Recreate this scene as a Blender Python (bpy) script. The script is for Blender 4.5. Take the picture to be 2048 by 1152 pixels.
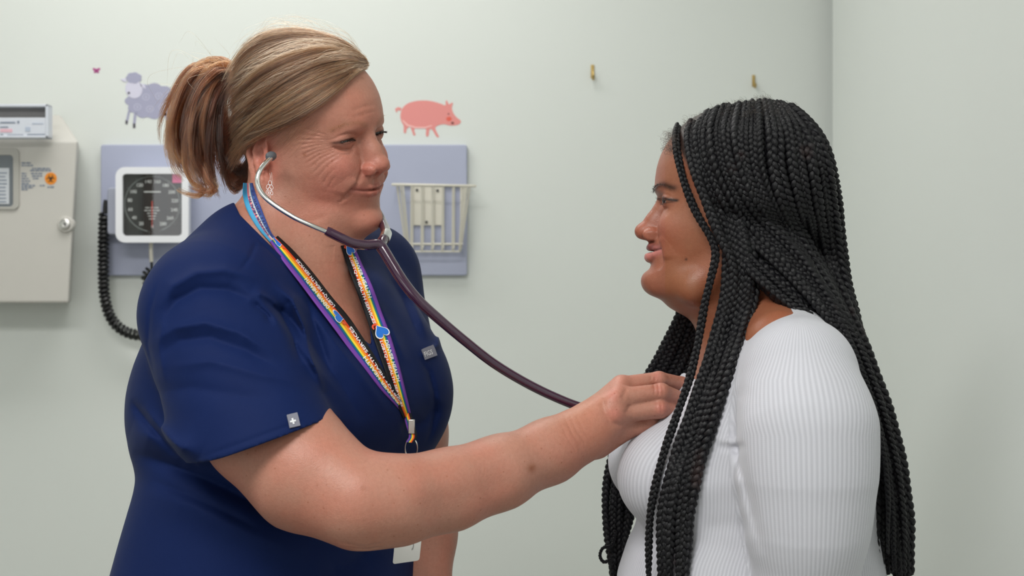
import bpy, bmesh, math, random
import numpy as np
import openvdb
from mathutils import Vector, Matrix
random.seed(7)
RNG = np.random.default_rng(7)
for _o in list(bpy.data.objects):
    bpy.data.objects.remove(_o)
scene = bpy.context.scene
COL = scene.collection
PI = math.pi

# ---------------------------------------------------------------- camera, light, exposure
CAM_D, CAM_Z, LENS = 1.7067, 1.38, 50.0
cam_data = bpy.data.cameras.new('camera')
cam = bpy.data.objects.new('camera', cam_data)
COL.objects.link(cam)
cam.location = (0, -CAM_D, CAM_Z)
cam.rotation_euler = (PI / 2, 0, 0)
cam_data.lens = LENS
cam_data.sensor_width = 36
cam_data.dof.use_dof = True
cam_data.dof.focus_distance = CAM_D - 0.06
cam_data.dof.aperture_fstop = 8.0
cam_data.clip_start = 0.05
scene.camera = cam

world = bpy.data.worlds.new('world')
scene.world = world
world.use_nodes = True
world.node_tree.nodes['Background'].inputs[0].default_value = (0.93, 0.97, 1.0, 1)
world.node_tree.nodes['Background'].inputs[1].default_value = 0.30


def area_light(name, loc, size, power, rot=(0, 0, 0), color=(1, 1, 1)):
    d = bpy.data.lights.new(name, 'AREA')
    d.shape = 'RECTANGLE'
    d.size, d.size_y = size
    d.energy = power
    d.color = color
    o = bpy.data.objects.new(name, d)
    COL.objects.link(o)
    o.location = loc
    o.rotation_euler = rot
    return o


# ceiling troffers (the room's fluorescent panels)
area_light('ceiling_panel_light', (-0.6, -1.4, 2.66), (1.2, 0.6), 48, color=(1.0, 0.99, 0.96))
area_light('ceiling_panel_light', (-0.6, 0.75, 2.66), (1.4, 0.5), 17, color=(1.0, 0.99, 0.96))
# added cool fill light behind the camera; the room has no window there
area_light('fill_light', (-1.2, -3.2, 1.7), (1.4, 1.3), 10, rot=(math.radians(80), 0, math.radians(-20)), color=(0.93, 0.97, 1.0))

scene.view_settings.view_transform = 'Standard'
scene.view_settings.look = 'None'
scene.view_settings.gamma = 1.0
scene.view_settings.use_curve_mapping = False
scene.view_settings.exposure = -0.12
scene.cycles.use_denoising = True
scene.cycles.max_bounces = 8
scene.cycles.diffuse_bounces = 4


# ---------------------------------------------------------------- helpers
def srgb(r, g, b, a=1.0):
    def f(c):
        c /= 255.0
        return c / 12.92 if c <= 0.04045 else ((c + 0.055) / 1.055) ** 2.4
    return (f(r), f(g), f(b), a)


def P(px, py, y=0.0):
    """world point at depth plane y whose place is measured from the photograph"""
    k = (CAM_D + y) / CAM_D * 0.0006
    return Vector(((px - 1024) * k, y, CAM_Z + (576 - py) * k))


def tag(o, label=None, cat=None, group=None, kind=None):
    if label: o['label'] = label
    if cat: o['category'] = cat
    if group: o['group'] = group
    if kind: o['kind'] = kind
    return o


def empty(name, loc=(0, 0, 0), rot=(0, 0, 0)):
    o = bpy.data.objects.new(name, None)
    o.empty_display_size = 0.05
    COL.objects.link(o)
    o.location = loc
    o.rotation_euler = rot
    return o


def link(name, me, mat=None, parent=None, smooth=True):
    o = bpy.data.objects.new(name, me)
    COL.objects.link(o)
    if mat is not None:
        for m in (mat if isinstance(mat, (list, tuple)) else [mat]):
            me.materials.append(m)
    if smooth:
        me.shade_smooth()
    if parent is not None:
        o.parent = parent
    return o


def unlocal(o):
    """parent's location is subtracted so that world-space mesh data stays where it was"""
    o.matrix_parent_inverse = (Matrix.LocRotScale(o.parent.location, o.parent.rotation_euler, o.parent.scale)).inverted()
    return o


class MB:
    """collects verts/faces, optional per-face material index and uv"""
    def __init__(self):
        self.v, self.f, self.mi, self.uv = [], [], [], {}

    def add(self, verts, faces, mi=0, uvs=None):
        b = len(self.v)
        self.v += [tuple(x) for x in verts]
        for i, f in enumerate(faces):
            self.f.append(tuple(b + j for j in f))
            self.mi.append(mi)
            if uvs is not None:
                self.uv[len(self.f) - 1] = uvs[i]
        return self

    def box(self, c, s, mi=0, rot=None):
        hx, hy, hz = s[0] / 2, s[1] / 2, s[2] / 2
        vs = [Vector((x, y, z)) for x in (-hx, hx) for y in (-hy, hy) for z in (-hz, hz)]
        if rot is not None:
            vs = [rot @ v for v in vs]
        vs = [v + Vector(c) for v in vs]
        return self.add(vs, [(0, 1, 3, 2), (4, 6, 7, 5), (0, 4, 5, 1), (2, 3, 7, 6), (0, 2, 6, 4), (1, 5, 7, 3)], mi)

    def tube(self, pts, r, n=8, mi=0, closed=False, caps=True, flat=None):
        pts = [Vector(p) for p in pts]
        m = len(pts)
        rs = r if isinstance(r, (list, tuple, np.ndarray)) else [r] * m
        T = []
        for i in range(m):
            if closed:
                t = pts[(i + 1) % m] - pts[i - 1]
            else:
                t = pts[min(i + 1, m - 1)] - pts[max(i - 1, 0)]
            T.append(t.normalized())
        up = Vector((0, 0, 1)) if abs(T[0].z) < 0.9 else Vector((0, 1, 0))
        N = (up - T[0] * up.dot(T[0])).normalized()
        vs, uvs = [], []
        for i in range(m):
            N = (N - T[i] * N.dot(T[i])).normalized()
            B = T[i].cross(N)
            for j in range(n):
                a = 2 * PI * j / n
                vs.append(pts[i] + (N * math.cos(a) + B * math.sin(a)) * rs[i])
        fs = []
        for i in range(m if closed else m - 1):
            k = (i + 1) % m
            for j in range(n):
                l = (j + 1) % n
                fs.append((i * n + j, i * n + l, k * n + l, k * n + j))
        if caps and not closed:
            fs.append(tuple(range(n - 1, -1, -1)))
            fs.append(tuple((m - 1) * n + j for j in range(n)))
        return self.add(vs, fs, mi)

    def lathe(self, prof, c, axis='y', n=32, mi=0):
        """prof: (radius, height) pairs, turned about the axis through c"""
        vs, fs = [], []
        for (r, h) in prof:
            for j in range(n):
                a = 2 * PI * j / n
                u, w = r * math.cos(a), r * math.sin(a)
                p = {'y': (u, h, w), 'z': (u, w, h), 'x': (h, u, w)}[axis]
                vs.append((c[0] + p[0], c[1] + p[1], c[2] + p[2]))
        for i in range(len(prof) - 1):
            for j in range(n):
                l = (j + 1) % n
                fs.append((i * n + j, i * n + l, (i + 1) * n + l, (i + 1) * n + j))
        fs.append(tuple(range(n)))
        fs.append(tuple((len(prof) - 1) * n + j for j in range(n - 1, -1, -1)))
        return self.add(vs, fs, mi)

    def prism(self, poly, y0, y1, mi=0):
        """poly of (x, z) extruded from y0 (front) to y1"""
        n = len(poly)
        vs = [(x, y0, z) for x, z in poly] + [(x, y1, z) for x, z in poly]
        fs = [tuple(range(n)), tuple(range(2 * n - 1, n - 1, -1))]
        for i in range(n):
            j = (i + 1) % n
            fs.append((i, i + n, j + n, j))
        return self.add(vs, fs, mi)

    def build(self, name, mat, parent=None, smooth=True, bevel=0.0, segs=2, autosmooth=True):
        me = bpy.data.meshes.new(name)
        me.from_pydata(self.v, [], self.f)
        me.polygons.foreach_set('material_index', self.mi)
        if self.uv:
            l = me.uv_layers.new(name='UVMap')
            for p in me.polygons:
                u = self.uv.get(p.index)
                if u:
                    for k, li in enumerate(p.loop_indices):
                        l.data[li].uv = u[k]
        bm = bmesh.new(); bm.from_mesh(me)
        bmesh.ops.recalc_face_normals(bm, faces=bm.faces)
        bm.to_mesh(me); bm.free()
        o = link(name, me, mat, parent, smooth)
        if bevel > 0:
            m = o.modifiers.new('bevel', 'BEVEL'); m.width = bevel; m.segments = segs; m.limit_method = 'ANGLE'; m.angle_limit = math.radians(40)
            m.harden_normals = False
        if smooth and autosmooth:
            me.set_sharp_from_angle(angle=math.radians(38)) if hasattr(me, 'set_sharp_from_angle') else None
        return o


def round_rect(x0, z0, x1, z1, r, n=6):
    out = []
    for cx, cz, a0 in ((x1 - r, z1 - r, 0), (x0 + r, z1 - r, 90), (x0 + r, z0 + r, 180), (x1 - r, z0 + r, 270)):
        for i in range(n + 1):
            a = math.radians(a0 + 90 * i / n)
            out.append((cx + r * math.cos(a), cz + r * math.sin(a)))
    return out


def spline(pts, n):
    """Catmull-Rom through pts, n samples even in arc length"""
    A = np.array([tuple(p) for p in pts], float)
    if len(A) == 2:
        t = np.linspace(0, 1, n)[:, None]
        return A[0] * (1 - t) + A[1] * t
    E = np.vstack([2 * A[0] - A[1], A, 2 * A[-1] - A[-2]])
    out = []
    K = 24
    for i in range(1, len(E) - 2):
        p0, p1, p2, p3 = E[i - 1], E[i], E[i + 1], E[i + 2]
        t = np.linspace(0, 1, K, endpoint=False)[:, None]
        out.append(0.5 * ((2 * p1) + (-p0 + p2) * t + (2 * p0 - 5 * p1 + 4 * p2 - p3) * t ** 2 + (-p0 + 3 * p1 - 3 * p2 + p3) * t ** 3))
    out = np.vstack(out + [A[-1:]])
    L = np.concatenate([[0], np.cumsum(np.linalg.norm(np.diff(out, axis=0), axis=1))])
    s = np.linspace(0, L[-1], n)
    return np.stack([np.interp(s, L, out[:, k]) for k in range(out.shape[1])], 1)


def text_mesh(s, size, bold=0.0, align='CENTER'):
    """vertices, faces of flat lettering in the xy plane"""
    c = bpy.data.curves.new('lettering', 'FONT')
    c.body = s; c.size = size; c.align_x = align; c.align_y = 'CENTER'; c.offset = bold; c.resolution_u = 2
    o = bpy.data.objects.new('lettering', c)
    COL.objects.link(o)
    dg = bpy.context.evaluated_depsgraph_get()
    me = o.evaluated_get(dg).to_mesh()
    vs = [tuple(v.co) for v in me.vertices]
    fs = [tuple(p.vertices) for p in me.polygons]
    o.evaluated_get(dg).to_mesh_clear()
    bpy.data.objects.remove(o); bpy.data.curves.remove(c)
    return vs, fs


# ---------------------------------------------------------------- materials
class NT:
    def __init__(self, name):
        self.m = bpy.data.materials.new(name)
        self.m.use_nodes = True
        self.t = self.m.node_tree
        self.b = self.t.nodes['Principled BSDF']

    def n(self, typ, **kw):
        nd = self.t.nodes.new(typ)
        for k, v in kw.items():
            if k.startswith('i_'):
                nd.inputs[int(k[2:]) if k[2:].isdigit() else k[2:].replace('_', ' ')].default_value = v
            else:
                setattr(nd, k, v)
        return nd

    def l(self, a, b):
        self.t.links.new(a, b)

    def ramp(self, stops, fac, interp='LINEAR'):
        r = self.n('ShaderNodeValToRGB')
        r.color_ramp.interpolation = interp
        e = r.color_ramp.elements
        e[0].position, e[0].color = stops[0]
        e[1].position, e[1].color = stops[-1]
        for p, c in stops[1:-1]:
            x = e.new(p); x.color = c
        self.l(fac, r.inputs[0])
        return r.outputs[0]

    def mix(self, fac, a, b, mode='MIX'):
        m = self.n('ShaderNodeMix', data_type='RGBA', blend_type=mode)
        for s, v in ((0, fac), (6, a), (7, b)):
            if hasattr(v, 'links'):
                self.l(v, m.inputs[s])
            else:
                m.inputs[s].default_value = v
        return m.outputs[2]

    def noise(self, scale, detail=3, coord=None, rough=0.5, dist=0.0):
        nn = self.n('ShaderNodeTexNoise')
        nn.inputs['Scale'].default_value = scale
        nn.inputs['Detail'].default_value = detail
        nn.inputs['Roughness'].default_value = rough
        nn.inputs['Distortion'].default_value = dist
        if coord is None:
            tc = self.n('ShaderNodeTexCoord'); coord = tc.outputs['Object']
        self.l(coord, nn.inputs['Vector'])
        return nn.outputs[0]

    def bump(self, h, strength=0.2, dist=0.001, normal=None):
        b = self.n('ShaderNodeBump')
        b.inputs['Strength'].default_value = strength
        b.inputs['Distance'].default_value = dist
        self.l(h, b.inputs['Height'])
        if normal is not None:
            self.l(normal, b.inputs['Normal'])
        self.l(b.outputs[0], self.b.inputs['Normal'])
        return b.outputs[0]

    def set(self, **kw):
        for k, v in kw.items():
            self.b.inputs[k.replace('_', ' ')].default_value = v
        return self


def plain(name, col, rough=0.5, metal=0.0, noise_amt=0.0, scale=30.0, bump=0.0, **kw):
    m = NT(name)
    m.set(Base_Color=col, Roughness=rough, Metallic=metal, **kw)
    if noise_amt or bump:
        f = m.noise(scale)
        if noise_amt:
            d = tuple(c * (1 - noise_amt) for c in col[:3]) + (1,)
            m.l(m.mix(f, col, d), m.b.inputs['Base Color'])
        if bump:
            m.bump(f, bump, 0.001)
    return m.m


# ---------------------------------------------------------------- implicit-surface sculpting
class Field:
    """blocks of sample points (n, m, 3); d is the running level-set value in metres"""
    def __init__(self, C, Pt, brad):
        self.C, self.P, self.brad = C, Pt, brad
        self.d = np.full(Pt.shape[:2], 0.5, np.float32)

    def near(self, c, r):
        return np.linalg.norm(self.C - np.asarray(c, np.float32), axis=1) < r + self.brad

    def add(self, fn, c, r, k=0.01):
        m = self.near(c, r + k)
        if not m.any(): return
        e = fn(self.P[m]).astype(np.float32)
        d = self.d[m]
        if k > 0:
            h = np.maximum(k - np.abs(d - e), 0) / k
            self.d[m] = np.minimum(d, e) - h * h * k * 0.25
        else:
            self.d[m] = np.minimum(d, e)

    def sub(self, fn, c, r, k=0.003):
        m = self.near(c, r + k)
        if not m.any(): return
        e = -fn(self.P[m]).astype(np.float32)
        d = self.d[m]
        if k > 0:
            h = np.maximum(k - np.abs(d - e), 0) / k
            self.d[m] = np.maximum(d, e) + h * h * k * 0.25
        else:
            self.d[m] = np.maximum(d, e)

    def disp(self, fn, c, r):
        """fn(P) -> metres outward"""
        m = self.near(c, r)
        if not m.any(): return
        self.d[m] -= fn(self.P[m]).astype(np.float32)


def S_ell(c, r, R=None):
    c = np.asarray(c, np.float32); r = np.asarray(r, np.float32)
    def f(p):
        q = p - c
        if R is not None: q = q @ R
        k0 = np.sqrt(((q / r) ** 2).sum(-1)) + 1e-9
        k1 = np.sqrt(((q / (r * r)) ** 2).sum(-1)) + 1e-9
        return np.maximum(k0 * (k0 - 1) / k1, (np.abs(q) - r).max(-1))
    return f


def S_cone(a, b, ra, rb, flat=None):
    """capsule with two radii; flat=(axis, factor) squashes the section along axis"""
    a = np.asarray(a, np.float32); b = np.asarray(b, np.float32)
    ab = b - a; L2 = float(ab @ ab) + 1e-12
    def f(p):
        q = p - a
        t = np.clip((q @ ab) / L2, 0, 1)
        e = q - t[..., None] * ab
        if flat is not None:
            ax = np.asarray(flat[0], np.float32)
            s = (e @ ax)
            e = e + ax * (s * (1.0 / flat[1] - 1.0))[..., None]
        return np.sqrt((e ** 2).sum(-1)) - (ra + (rb - ra) * t)
    return f


def bnd(*pts):
    A = np.array([tuple(p) for p in pts], np.float32)
    c = A.mean(0)
    return c, float(np.linalg.norm(A - c, axis=1).max())


def gauss(c, s, amp, R=None):
    c = np.asarray(c, np.float32)
    s = np.asarray(s if hasattr(s, '__len__') else (s, s, s), np.float32)
    def f(p):
        q = p - c
        if R is not None: q = q @ R
        return amp * np.exp(-((q / s) ** 2).sum(-1))
    return f


def stroke_dist(p, pts, axes=(0, 1, 2)):
    """distance to polyline (using the given axes) and parameter 0..1"""
    A = np.asarray([tuple(q) for q in pts], np.float32)[:, list(axes)]
    q = p[..., list(axes)]
    L = np.linalg.norm(np.diff(A, axis=0), axis=1); tot = L.sum(); acc = 0
    best = np.full(q.shape[:-1], 9.0, np.float32); bt = np.zeros_like(best); side = np.zeros_like(best)
    for i in range(len(A) - 1):
        ab = A[i + 1] - A[i]
        t = np.clip(((q - A[i]) @ ab) / (ab @ ab + 1e-12), 0, 1)
        e = q - A[i] - t[..., None] * ab
        dd = np.sqrt((e ** 2).sum(-1))
        m = dd < best
        best = np.where(m, dd, best)
        bt = np.where(m, (acc + t * L[i]) / tot, bt)
        acc += L[i]
    return best, bt


def polygonise(model, lo, hi, vox, pad=2.0):
    """mesh the zero level of model(Field); returns verts (n,3) and quads/tris"""
    B = 16
    lo = np.asarray(lo, float); hi = np.asarray(hi, float)
    nb = np.ceil((hi - lo) / (B * vox)).astype(int)
    ijk = np.stack(np.meshgrid(*[np.arange(n) for n in nb], indexing='ij'), -1).reshape(-1, 3)
    # coarse pass: the 2x2x2 sub-centres of each block
    half = B * vox / 2
    C = (lo + (ijk + 0.5) * B * vox - vox / 2).astype(np.float32)
    offs = (np.stack(np.meshgrid(*[[-.5, .5]] * 3, indexing='ij'), -1).reshape(-1, 3) * half).astype(np.float32)
    brad = half * 1.75
    F = Field(C, C[:, None, :] + offs[None], brad)
    model(F)
    near = (np.abs(F.d).min(1) < half * pad) | ((F.d.max(1) > 0) & (F.d.min(1) < 0))
    g = openvdb.FloatGrid(3 * vox)
    ins = (~near) & (F.d.max(1) < 0)
    blk = np.full((B, B, B), -3 * vox, np.float32)
    for q in ijk[ins]:
        g.copyFromArray(blk, ijk=tuple(int(x) for x in q * B))
    K = ijk[near]
    loc = np.stack(np.meshgrid(*[np.arange(B)] * 3, indexing='ij'), -1).reshape(-1, 3)
    for s in range(0, len(K), 160):
        k = K[s:s + 160]
        Pt = (lo + (k[:, None, :] * B + loc[None]) * vox).astype(np.float32)
        F = Field((lo + (k + 0.5) * B * vox).astype(np.float32), Pt, brad)
        model(F)
        D = np.clip(F.d, -3 * vox, 3 * vox).reshape(-1, B, B, B)
        for q, dd in zip(k, D):
            g.copyFromArray(np.ascontiguousarray(dd), ijk=tuple(int(x) for x in q * B))
    pts, quads = g.convertToQuads(isovalue=0.0)
    pts = np.asarray(pts, np.float32) * vox + lo.astype(np.float32)
    return pts, np.asarray(quads)


def largest(pts, quads, keep=1):
    """keep the largest connected island(s)"""
    n = len(pts)
    par = np.arange(n)
    e = np.concatenate([quads[:, [0, 1]], quads[:, [1, 2]], quads[:, [2, 3]]])
    for _ in range(200):
        m = np.minimum(par[e[:, 0]], par[e[:, 1]])
        new = par.copy()
        np.minimum.at(new, e[:, 0], m); np.minimum.at(new, e[:, 1], m)
        new = new[new]; new = new[new]
        if (new == par).all(): break
        par = new
    ids, cnt = np.unique(par, return_counts=True)
    ok = np.isin(par, ids[np.argsort(-cnt)[:keep]])
    q = quads[ok[quads[:, 0]]]
    idx = np.cumsum(ok) - 1
    return pts[ok], idx[q]


def np_mesh(name, pts, quads, relax=0):
    me = bpy.data.meshes.new(name)
    me.vertices.add(len(pts)); me.vertices.foreach_set('co', np.ascontiguousarray(pts, np.float32).ravel())
    n = len(quads)
    me.loops.add(n * 4); me.loops.foreach_set('vertex_index', np.ascontiguousarray(quads[:, ::-1], np.int32).ravel())
    me.polygons.add(n)
    me.polygons.foreach_set('loop_start', np.arange(0, n * 4, 4, dtype=np.int32))
    me.polygons.foreach_set('loop_total', np.full(n, 4, np.int32))
    me.update(calc_edges=True)
    me.validate()
    return me


def set_col(me, name, rgb):
    a = me.attributes.new(name, 'FLOAT_COLOR', 'POINT')
    c = np.ones((len(rgb), 4), np.float32); c[:, :3] = rgb
    a.data.foreach_set('color', c.ravel())


def lin(r, g, b):
    return np.array(srgb(r, g, b)[:3], np.float32)


def blend(col, mask, rgb, amt=1.0):
    m = np.clip(mask * amt, 0, 1)[:, None]
    return col * (1 - m) + np.asarray(rgb, np.float32) * m


def rotm(rx=0, ry=0, rz=0):
    return np.array((Matrix.Rotation(rz, 3, 'Z') @ Matrix.Rotation(ry, 3, 'Y') @ Matrix.Rotation(rx, 3, 'X')), np.float32)
# ---------------------------------------------------------------- the room
WALL_Y, RIGHT_X = 1.43, 0.696
def wall_mat(name, col):
    m = NT(name)
    n = m.noise(2.5, 3)
    m.l(m.mix(n, col, tuple(c * .97 for c in col[:3]) + (1,)), m.b.inputs['Base Color'])
    m.set(Roughness=0.55, Specular_IOR_Level=0.3)
    m.bump(m.noise(260, 4), 0.12, 0.0008)
    return m.m
MAT_WALL = wall_mat('pale_green_wall_paint', srgb(217, 221, 217))
def slab(name, c, s, mat, kind='structure'):
    b = MB().box(c, s)
    return tag(b.build(name, mat, smooth=False), kind=kind)
slab('wall_back', (-0.6, WALL_Y + .05, 1.35), (3.0, .1, 2.7), MAT_WALL)
slab('wall_right', (RIGHT_X + .05, -0.3, 1.35), (.1, 3.36, 2.7), MAT_WALL)
slab('ceiling', (-0.6, -1.0, 2.75), (3.0, 4.9, .1), plain('white_ceiling_paint', srgb(235, 235, 230), 0.8, noise_amt=.04))
slab('floor', (-0.6, -1.0, -0.05), (3.0, 4.9, .1), plain('grey_vinyl_floor', srgb(150, 148, 142), 0.5, noise_amt=.12, scale=12))
slab('wall_left', (-2.15, -1.0, 1.35), (.1, 4.9, 2.7), MAT_WALL)
# the rest of the room, seen only as a reflection in the gauge glass
slab('wall_front', (-0.7, -3.45, 1.35), (2.9, .1, 2.7), MAT_WALL)
slab('wall_side', (RIGHT_X + .05, -2.7, 1.35), (.1, 1.5, 2.7), MAT_WALL)
_dm = NT('brown_door_wood')
_w = _dm.n('ShaderNodeTexWave'); _w.inputs['Scale'].default_value = 3; _w.inputs['Distortion'].default_value = 6
_dm.l(_dm.mix(_w.outputs[0], srgb(104, 68, 46), srgb(126, 86, 58)), _dm.b.inputs['Base Color']); _dm.set(Roughness=.4)
door = slab('door_1', (-1.55, -3.38, 1.03), (.92, .05, 2.06), _dm.m)
hd = MB().tube([(-1.2, -3.355, 1.0), (-1.2, -3.30, 1.0), (-1.30, -3.30, 1.0)], .010, 10).build('door_handle', plain('door_steel', (.6, .6, .6, 1), .3, 1.0), door)
hd.matrix_parent_inverse = Matrix.Identity(4)
# ---------------------------------------------------------------- people: shared head sculpt
def seg_interp(tab):
    A = np.array(tab, float)
    A = A[np.argsort(A[:, 0])]
    zz = np.linspace(A[0, 0], A[-1, 0], 400)
    out = [zz]
    for k in range(1, A.shape[1]):
        # smooth (monotone-ish) interpolation: linear then box-blurred
        y = np.interp(zz, A[:, 0], A[:, k])
        ker = np.hanning(27); ker /= ker.sum()
        yp = np.pad(y, 13, mode='reflect', reflect_type='odd')
        out.append(np.convolve(yp, ker, 'valid'))
    return np.array(out, np.float32)


def head_sculpt(F, O, R, s, H):
    """H: dict of measurements in millimetres in the head's own frame (x forward, y left, z up)"""
    O = np.asarray(O, np.float32); R = np.asarray(R, np.float32)
    def W(p):           # local mm -> world
        return O + (R @ np.asarray(p, np.float32)) * (s * 0.001)
    def loc(p):
        return ((p - O) @ R) * (1000.0 / s)
    u = s * 0.001
    def add(fn, c, r, k):
        F.add(lambda p: fn(loc(p)) * u, W(c), r * u, k * u)
    def sub(fn, c, r, k):
        F.sub(lambda p: fn(loc(p)) * u, W(c), r * u, k * u)
    def disp(fn, c, r):
        F.disp(lambda p: fn(loc(p)) * u, W(c), r * u)
    def ell(c, r, k, rot=None):
        add(S_ell(c, r, rot), c, max(r), k)
    def cone(a, b, ra, rb, k, flat=None):
        c, r = bnd(a, b)
        add(S_cone(a, b, ra, rb, flat), c, r + max(ra, rb), k)
    def bump(c, sg, amp, mirror=False):
        sg3 = sg if hasattr(sg, '__len__') else (sg,) * 3
        for m in ((1, -1) if mirror else (1,)):
            cc = (c[0], c[1] * m, c[2])
            disp(gauss(cc, sg3, amp), cc, max(sg3) * 2.3)
    def groove(pts, wid, amp, axes=(1, 2), side=None, xmin=30, taper=True):
        """a crease (amp<0) or ridge along a polyline"""
        full = [tuple(p) for p in pts]
        c, r = bnd(*full)
        def fn(q):
            dd, t = stroke_dist(q, full, axes)
            g = np.exp(-(dd / wid) ** 2)
            if taper:
                g = g * np.clip(np.minimum(t, 1 - t) * 6, 0, 1)
            if axes == (1, 2):
                g = g * np.clip((q[..., 0] - xmin) / 8, 0, 1)
            if side is not None:
                g = g * np.clip(q[..., 1] * side / 6, 0, 1)
            return amp * g
        disp(fn, c, r + wid * 2.5 + 30)

    # cranium
    ell(H['cran_c'], H['cran_r'], 0)
    # face loft
    T = H['face']          # z, front x, half width, back x
    tab = seg_interp(T)
    xc = H.get('xc', 14.0); pw = H.get('pow', 2.3)
    zlo, zhi = tab[0, 0], tab[0, -1]
    def loft(q):
        x, y, z = q[..., 0], q[..., 1], q[..., 2]
        zc = np.clip(z, zlo, zhi)
        xf = np.interp(zc, tab[0], tab[1]); w = np.interp(zc, tab[0], tab[2]); xb = np.interp(zc, tab[0], tab[3])
        a = np.maximum(np.where(x > xc, xf - xc, xc - xb), 6.0)
        uu = np.abs(x - xc) / a; vv = np.abs(y) / w
        r = (uu ** pw + vv ** pw) ** (1 / pw) + 1e-6
        g = np.sqrt((uu ** (pw - 1) / a) ** 2 + (vv ** (pw - 1) / w) ** 2) / (r ** (pw - 1)) + 1e-6
        d = (r - 1) / np.maximum(g, 1 / 95.0)
        # round the ends off
        e = np.maximum(z - zhi, zlo - z)
        kk = 14.0
        h = np.maximum(kk - np.abs(d - e), 0) / kk
        return np.maximum(d, e) + h * h * kk * 0.25
    add(loft, (10, 0, -30), 150, 12)
    # jaw clip plane is replaced by explicit jaw bones
    for m in (1, -1):
        for (a, b, ra, rb) in H['jaw']:
            cone((a[0], a[1] * m, a[2]), (b[0], b[1] * m, b[2]), ra, rb, 16)
    for (c, r) in H.get('extra', []):
        for m in ((1, -1) if c[1] else (1,)):
            ell((c[0], c[1] * m, c[2]), r, 14)
    # temples, brow, sockets, cheeks, chin ...
    for b in H['bumps']:
        bump(b[0], b[1], b[2], b[3] if len(b) > 3 else False)
    # nose
    N = H['nose']
    nb, nt = N['bridge'], N['tip']
    mid = N['mid']
    cone(nb, mid, N['rb'], N['rm'], 9)
    cone(mid, nt, N['rm'], N['rt'] * 0.86, 6)
    ell(nt, (N['rt'], N['rt'] * 1.12, N['rt'] * 0.94), 4)
    nbx = N['body']
    cone(nbx[0], nbx[1], nbx[2], nbx[3], 7)
    for m in (1, -1):
        c = (N['ala'][0], N['ala'][1] * m, N['ala'][2])
        ell(c, N['ala_r'], 3.2)
    cone((nt[0] - 3, 0, nt[2] - N['rt'] * .55), N['sub'], 4.2, 4.5, 4)
    for m in (1, -1):
        c = (N['nos'][0], N['nos'][1] * m, N['nos'][2])
        sub(S_ell(c, (6.2, 3.0, 4.2)), c, 7, 2.0)
        groove([(N['ala'][0] - 9, (N['ala'][1] + 1.5) * m, N['ala'][2] + 9), (N['ala'][0] - 10, (N['ala'][1] + 5.5) * m, N['ala'][2] + 2), (N['ala'][0] - 8, (N['ala'][1] + 5) * m, N['ala'][2] - 7)], 2.0, -1.0, xmin=60)
    # lips
    L = H['lips']
    def lipchain(pts, rs, k):
        for m in (1, -1):
            for i in range(len(pts) - 1):
                a = (pts[i][0], pts[i][1] * m, pts[i][2]); b = (pts[i + 1][0], pts[i + 1][1] * m, pts[i + 1][2])
                cone(a, b, rs[i], rs[i + 1], k)
    lipchain(L['up'], L['up_r'], 3.5)
    lipchain(L['lo'], L['lo_r'], 3.5)
    for m in (1, -1):
        groove([(a, b * m, c) for a, b, c in L['line']], 1.3, -1.9, xmin=60, taper=False)
    bump((L['line'][0][0] - 1, 0, L['up'][0][2] + 8), (6, 3.2, 6), -1.6)
    # eyes: lid mound then the opening
    E = H['eye']
    for m in (1, -1):
        c = (E['c'][0], E['c'][1] * m, E['c'][2])
        ell(c, (E['r'] + 1.5, E['r'] + 2.6, E['r'] + 1.3), 6)
    for g in H.get('creases', []):
        groove(*g[0], **g[1])
    for m in (1, -1):
        q = E['open']
        rot = rotm(q['roll'] * m, 0, 0)
        c = (q['c'][0], q['c'][1] * m, q['c'][2])
        sub(S_ell(c, q['r'], rot), c, max(q['r']), 0.8)
        c2 = (E['c'][0], E['c'][1] * m, E['c'][2])
        # lid crease
        up = [(q['c'][0], (q['c'][1] + dy) * m, q['c'][2] + dz) for dy, dz in q['crease']]
        groove(up, 1.1, -1.0, xmin=40)
    # ears
    Ea = H.get('ear')
    if Ea:
        for m in Ea.get('sides', (1, -1)):
            o = np.array((Ea['c'][0], Ea['c'][1] * m, Ea['c'][2]), np.float32)
            # ear plane: tilted back, flaring outward
            A = rotm(0, math.radians(Ea.get('pitch', 12)), 0) @ rotm(0, 0, math.radians(24 * m))
            def EW(px, pz, py=0.0):
                return tuple(o + A @ np.array((px, py * m, pz), np.float32) * Ea.get('k', 1.0))
            ring = [(5, 24, 2.5), (1, 27.5, 4.5), (-7, 29, 6), (-17, 23, 7.5), (-21, 10, 8), (-19, -4, 7), (-13, -15, 5), (-6, -23, 3.5)]
            plate_c = EW(-6, 3, 1.5)
            add(S_ell(plate_c, (15.5, 2.6, 26), A), plate_c, 28, 3)
            for i in range(len(ring) - 1):
                a, b = ring[i], ring[i + 1]
                cone(EW(a[0], a[1], a[2]), EW(b[0], b[1], b[2]), 2.7, 2.7, 2.0)
            # antihelix
            ah = [(-4, 20, 3), (-11, 12, 4.5), (-12, 1, 4.5), (-7, -9, 4), (-1, -13, 3.5)]
            for i in range(len(ah) - 1):
                a, b = ah[i], ah[i + 1]
                cone(EW(*[a[0], a[1], a[2]]), EW(*[b[0], b[1], b[2]]), 2.6, 2.6, 2.0)
            cc = EW(-3, 1, 4.5)
            sub(S_ell(cc, (7.0, 5.0, 9.0), A), cc, 10, 2)
            lo = EW(-1, -24, 2.5)
            add(S_ell(lo, (7.0, 3.8, 8.5), A), lo, 9, 3)
            tr = EW(6.5, -4, 2.2)
            add(S_ell(tr, (3.6, 3.0, 5.5), A), tr, 6, 2.5)
            at = EW(-1, -14, 4.0)
            add(S_ell(at, (5, 2.6, 3), A), at, 5, 2)


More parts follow.
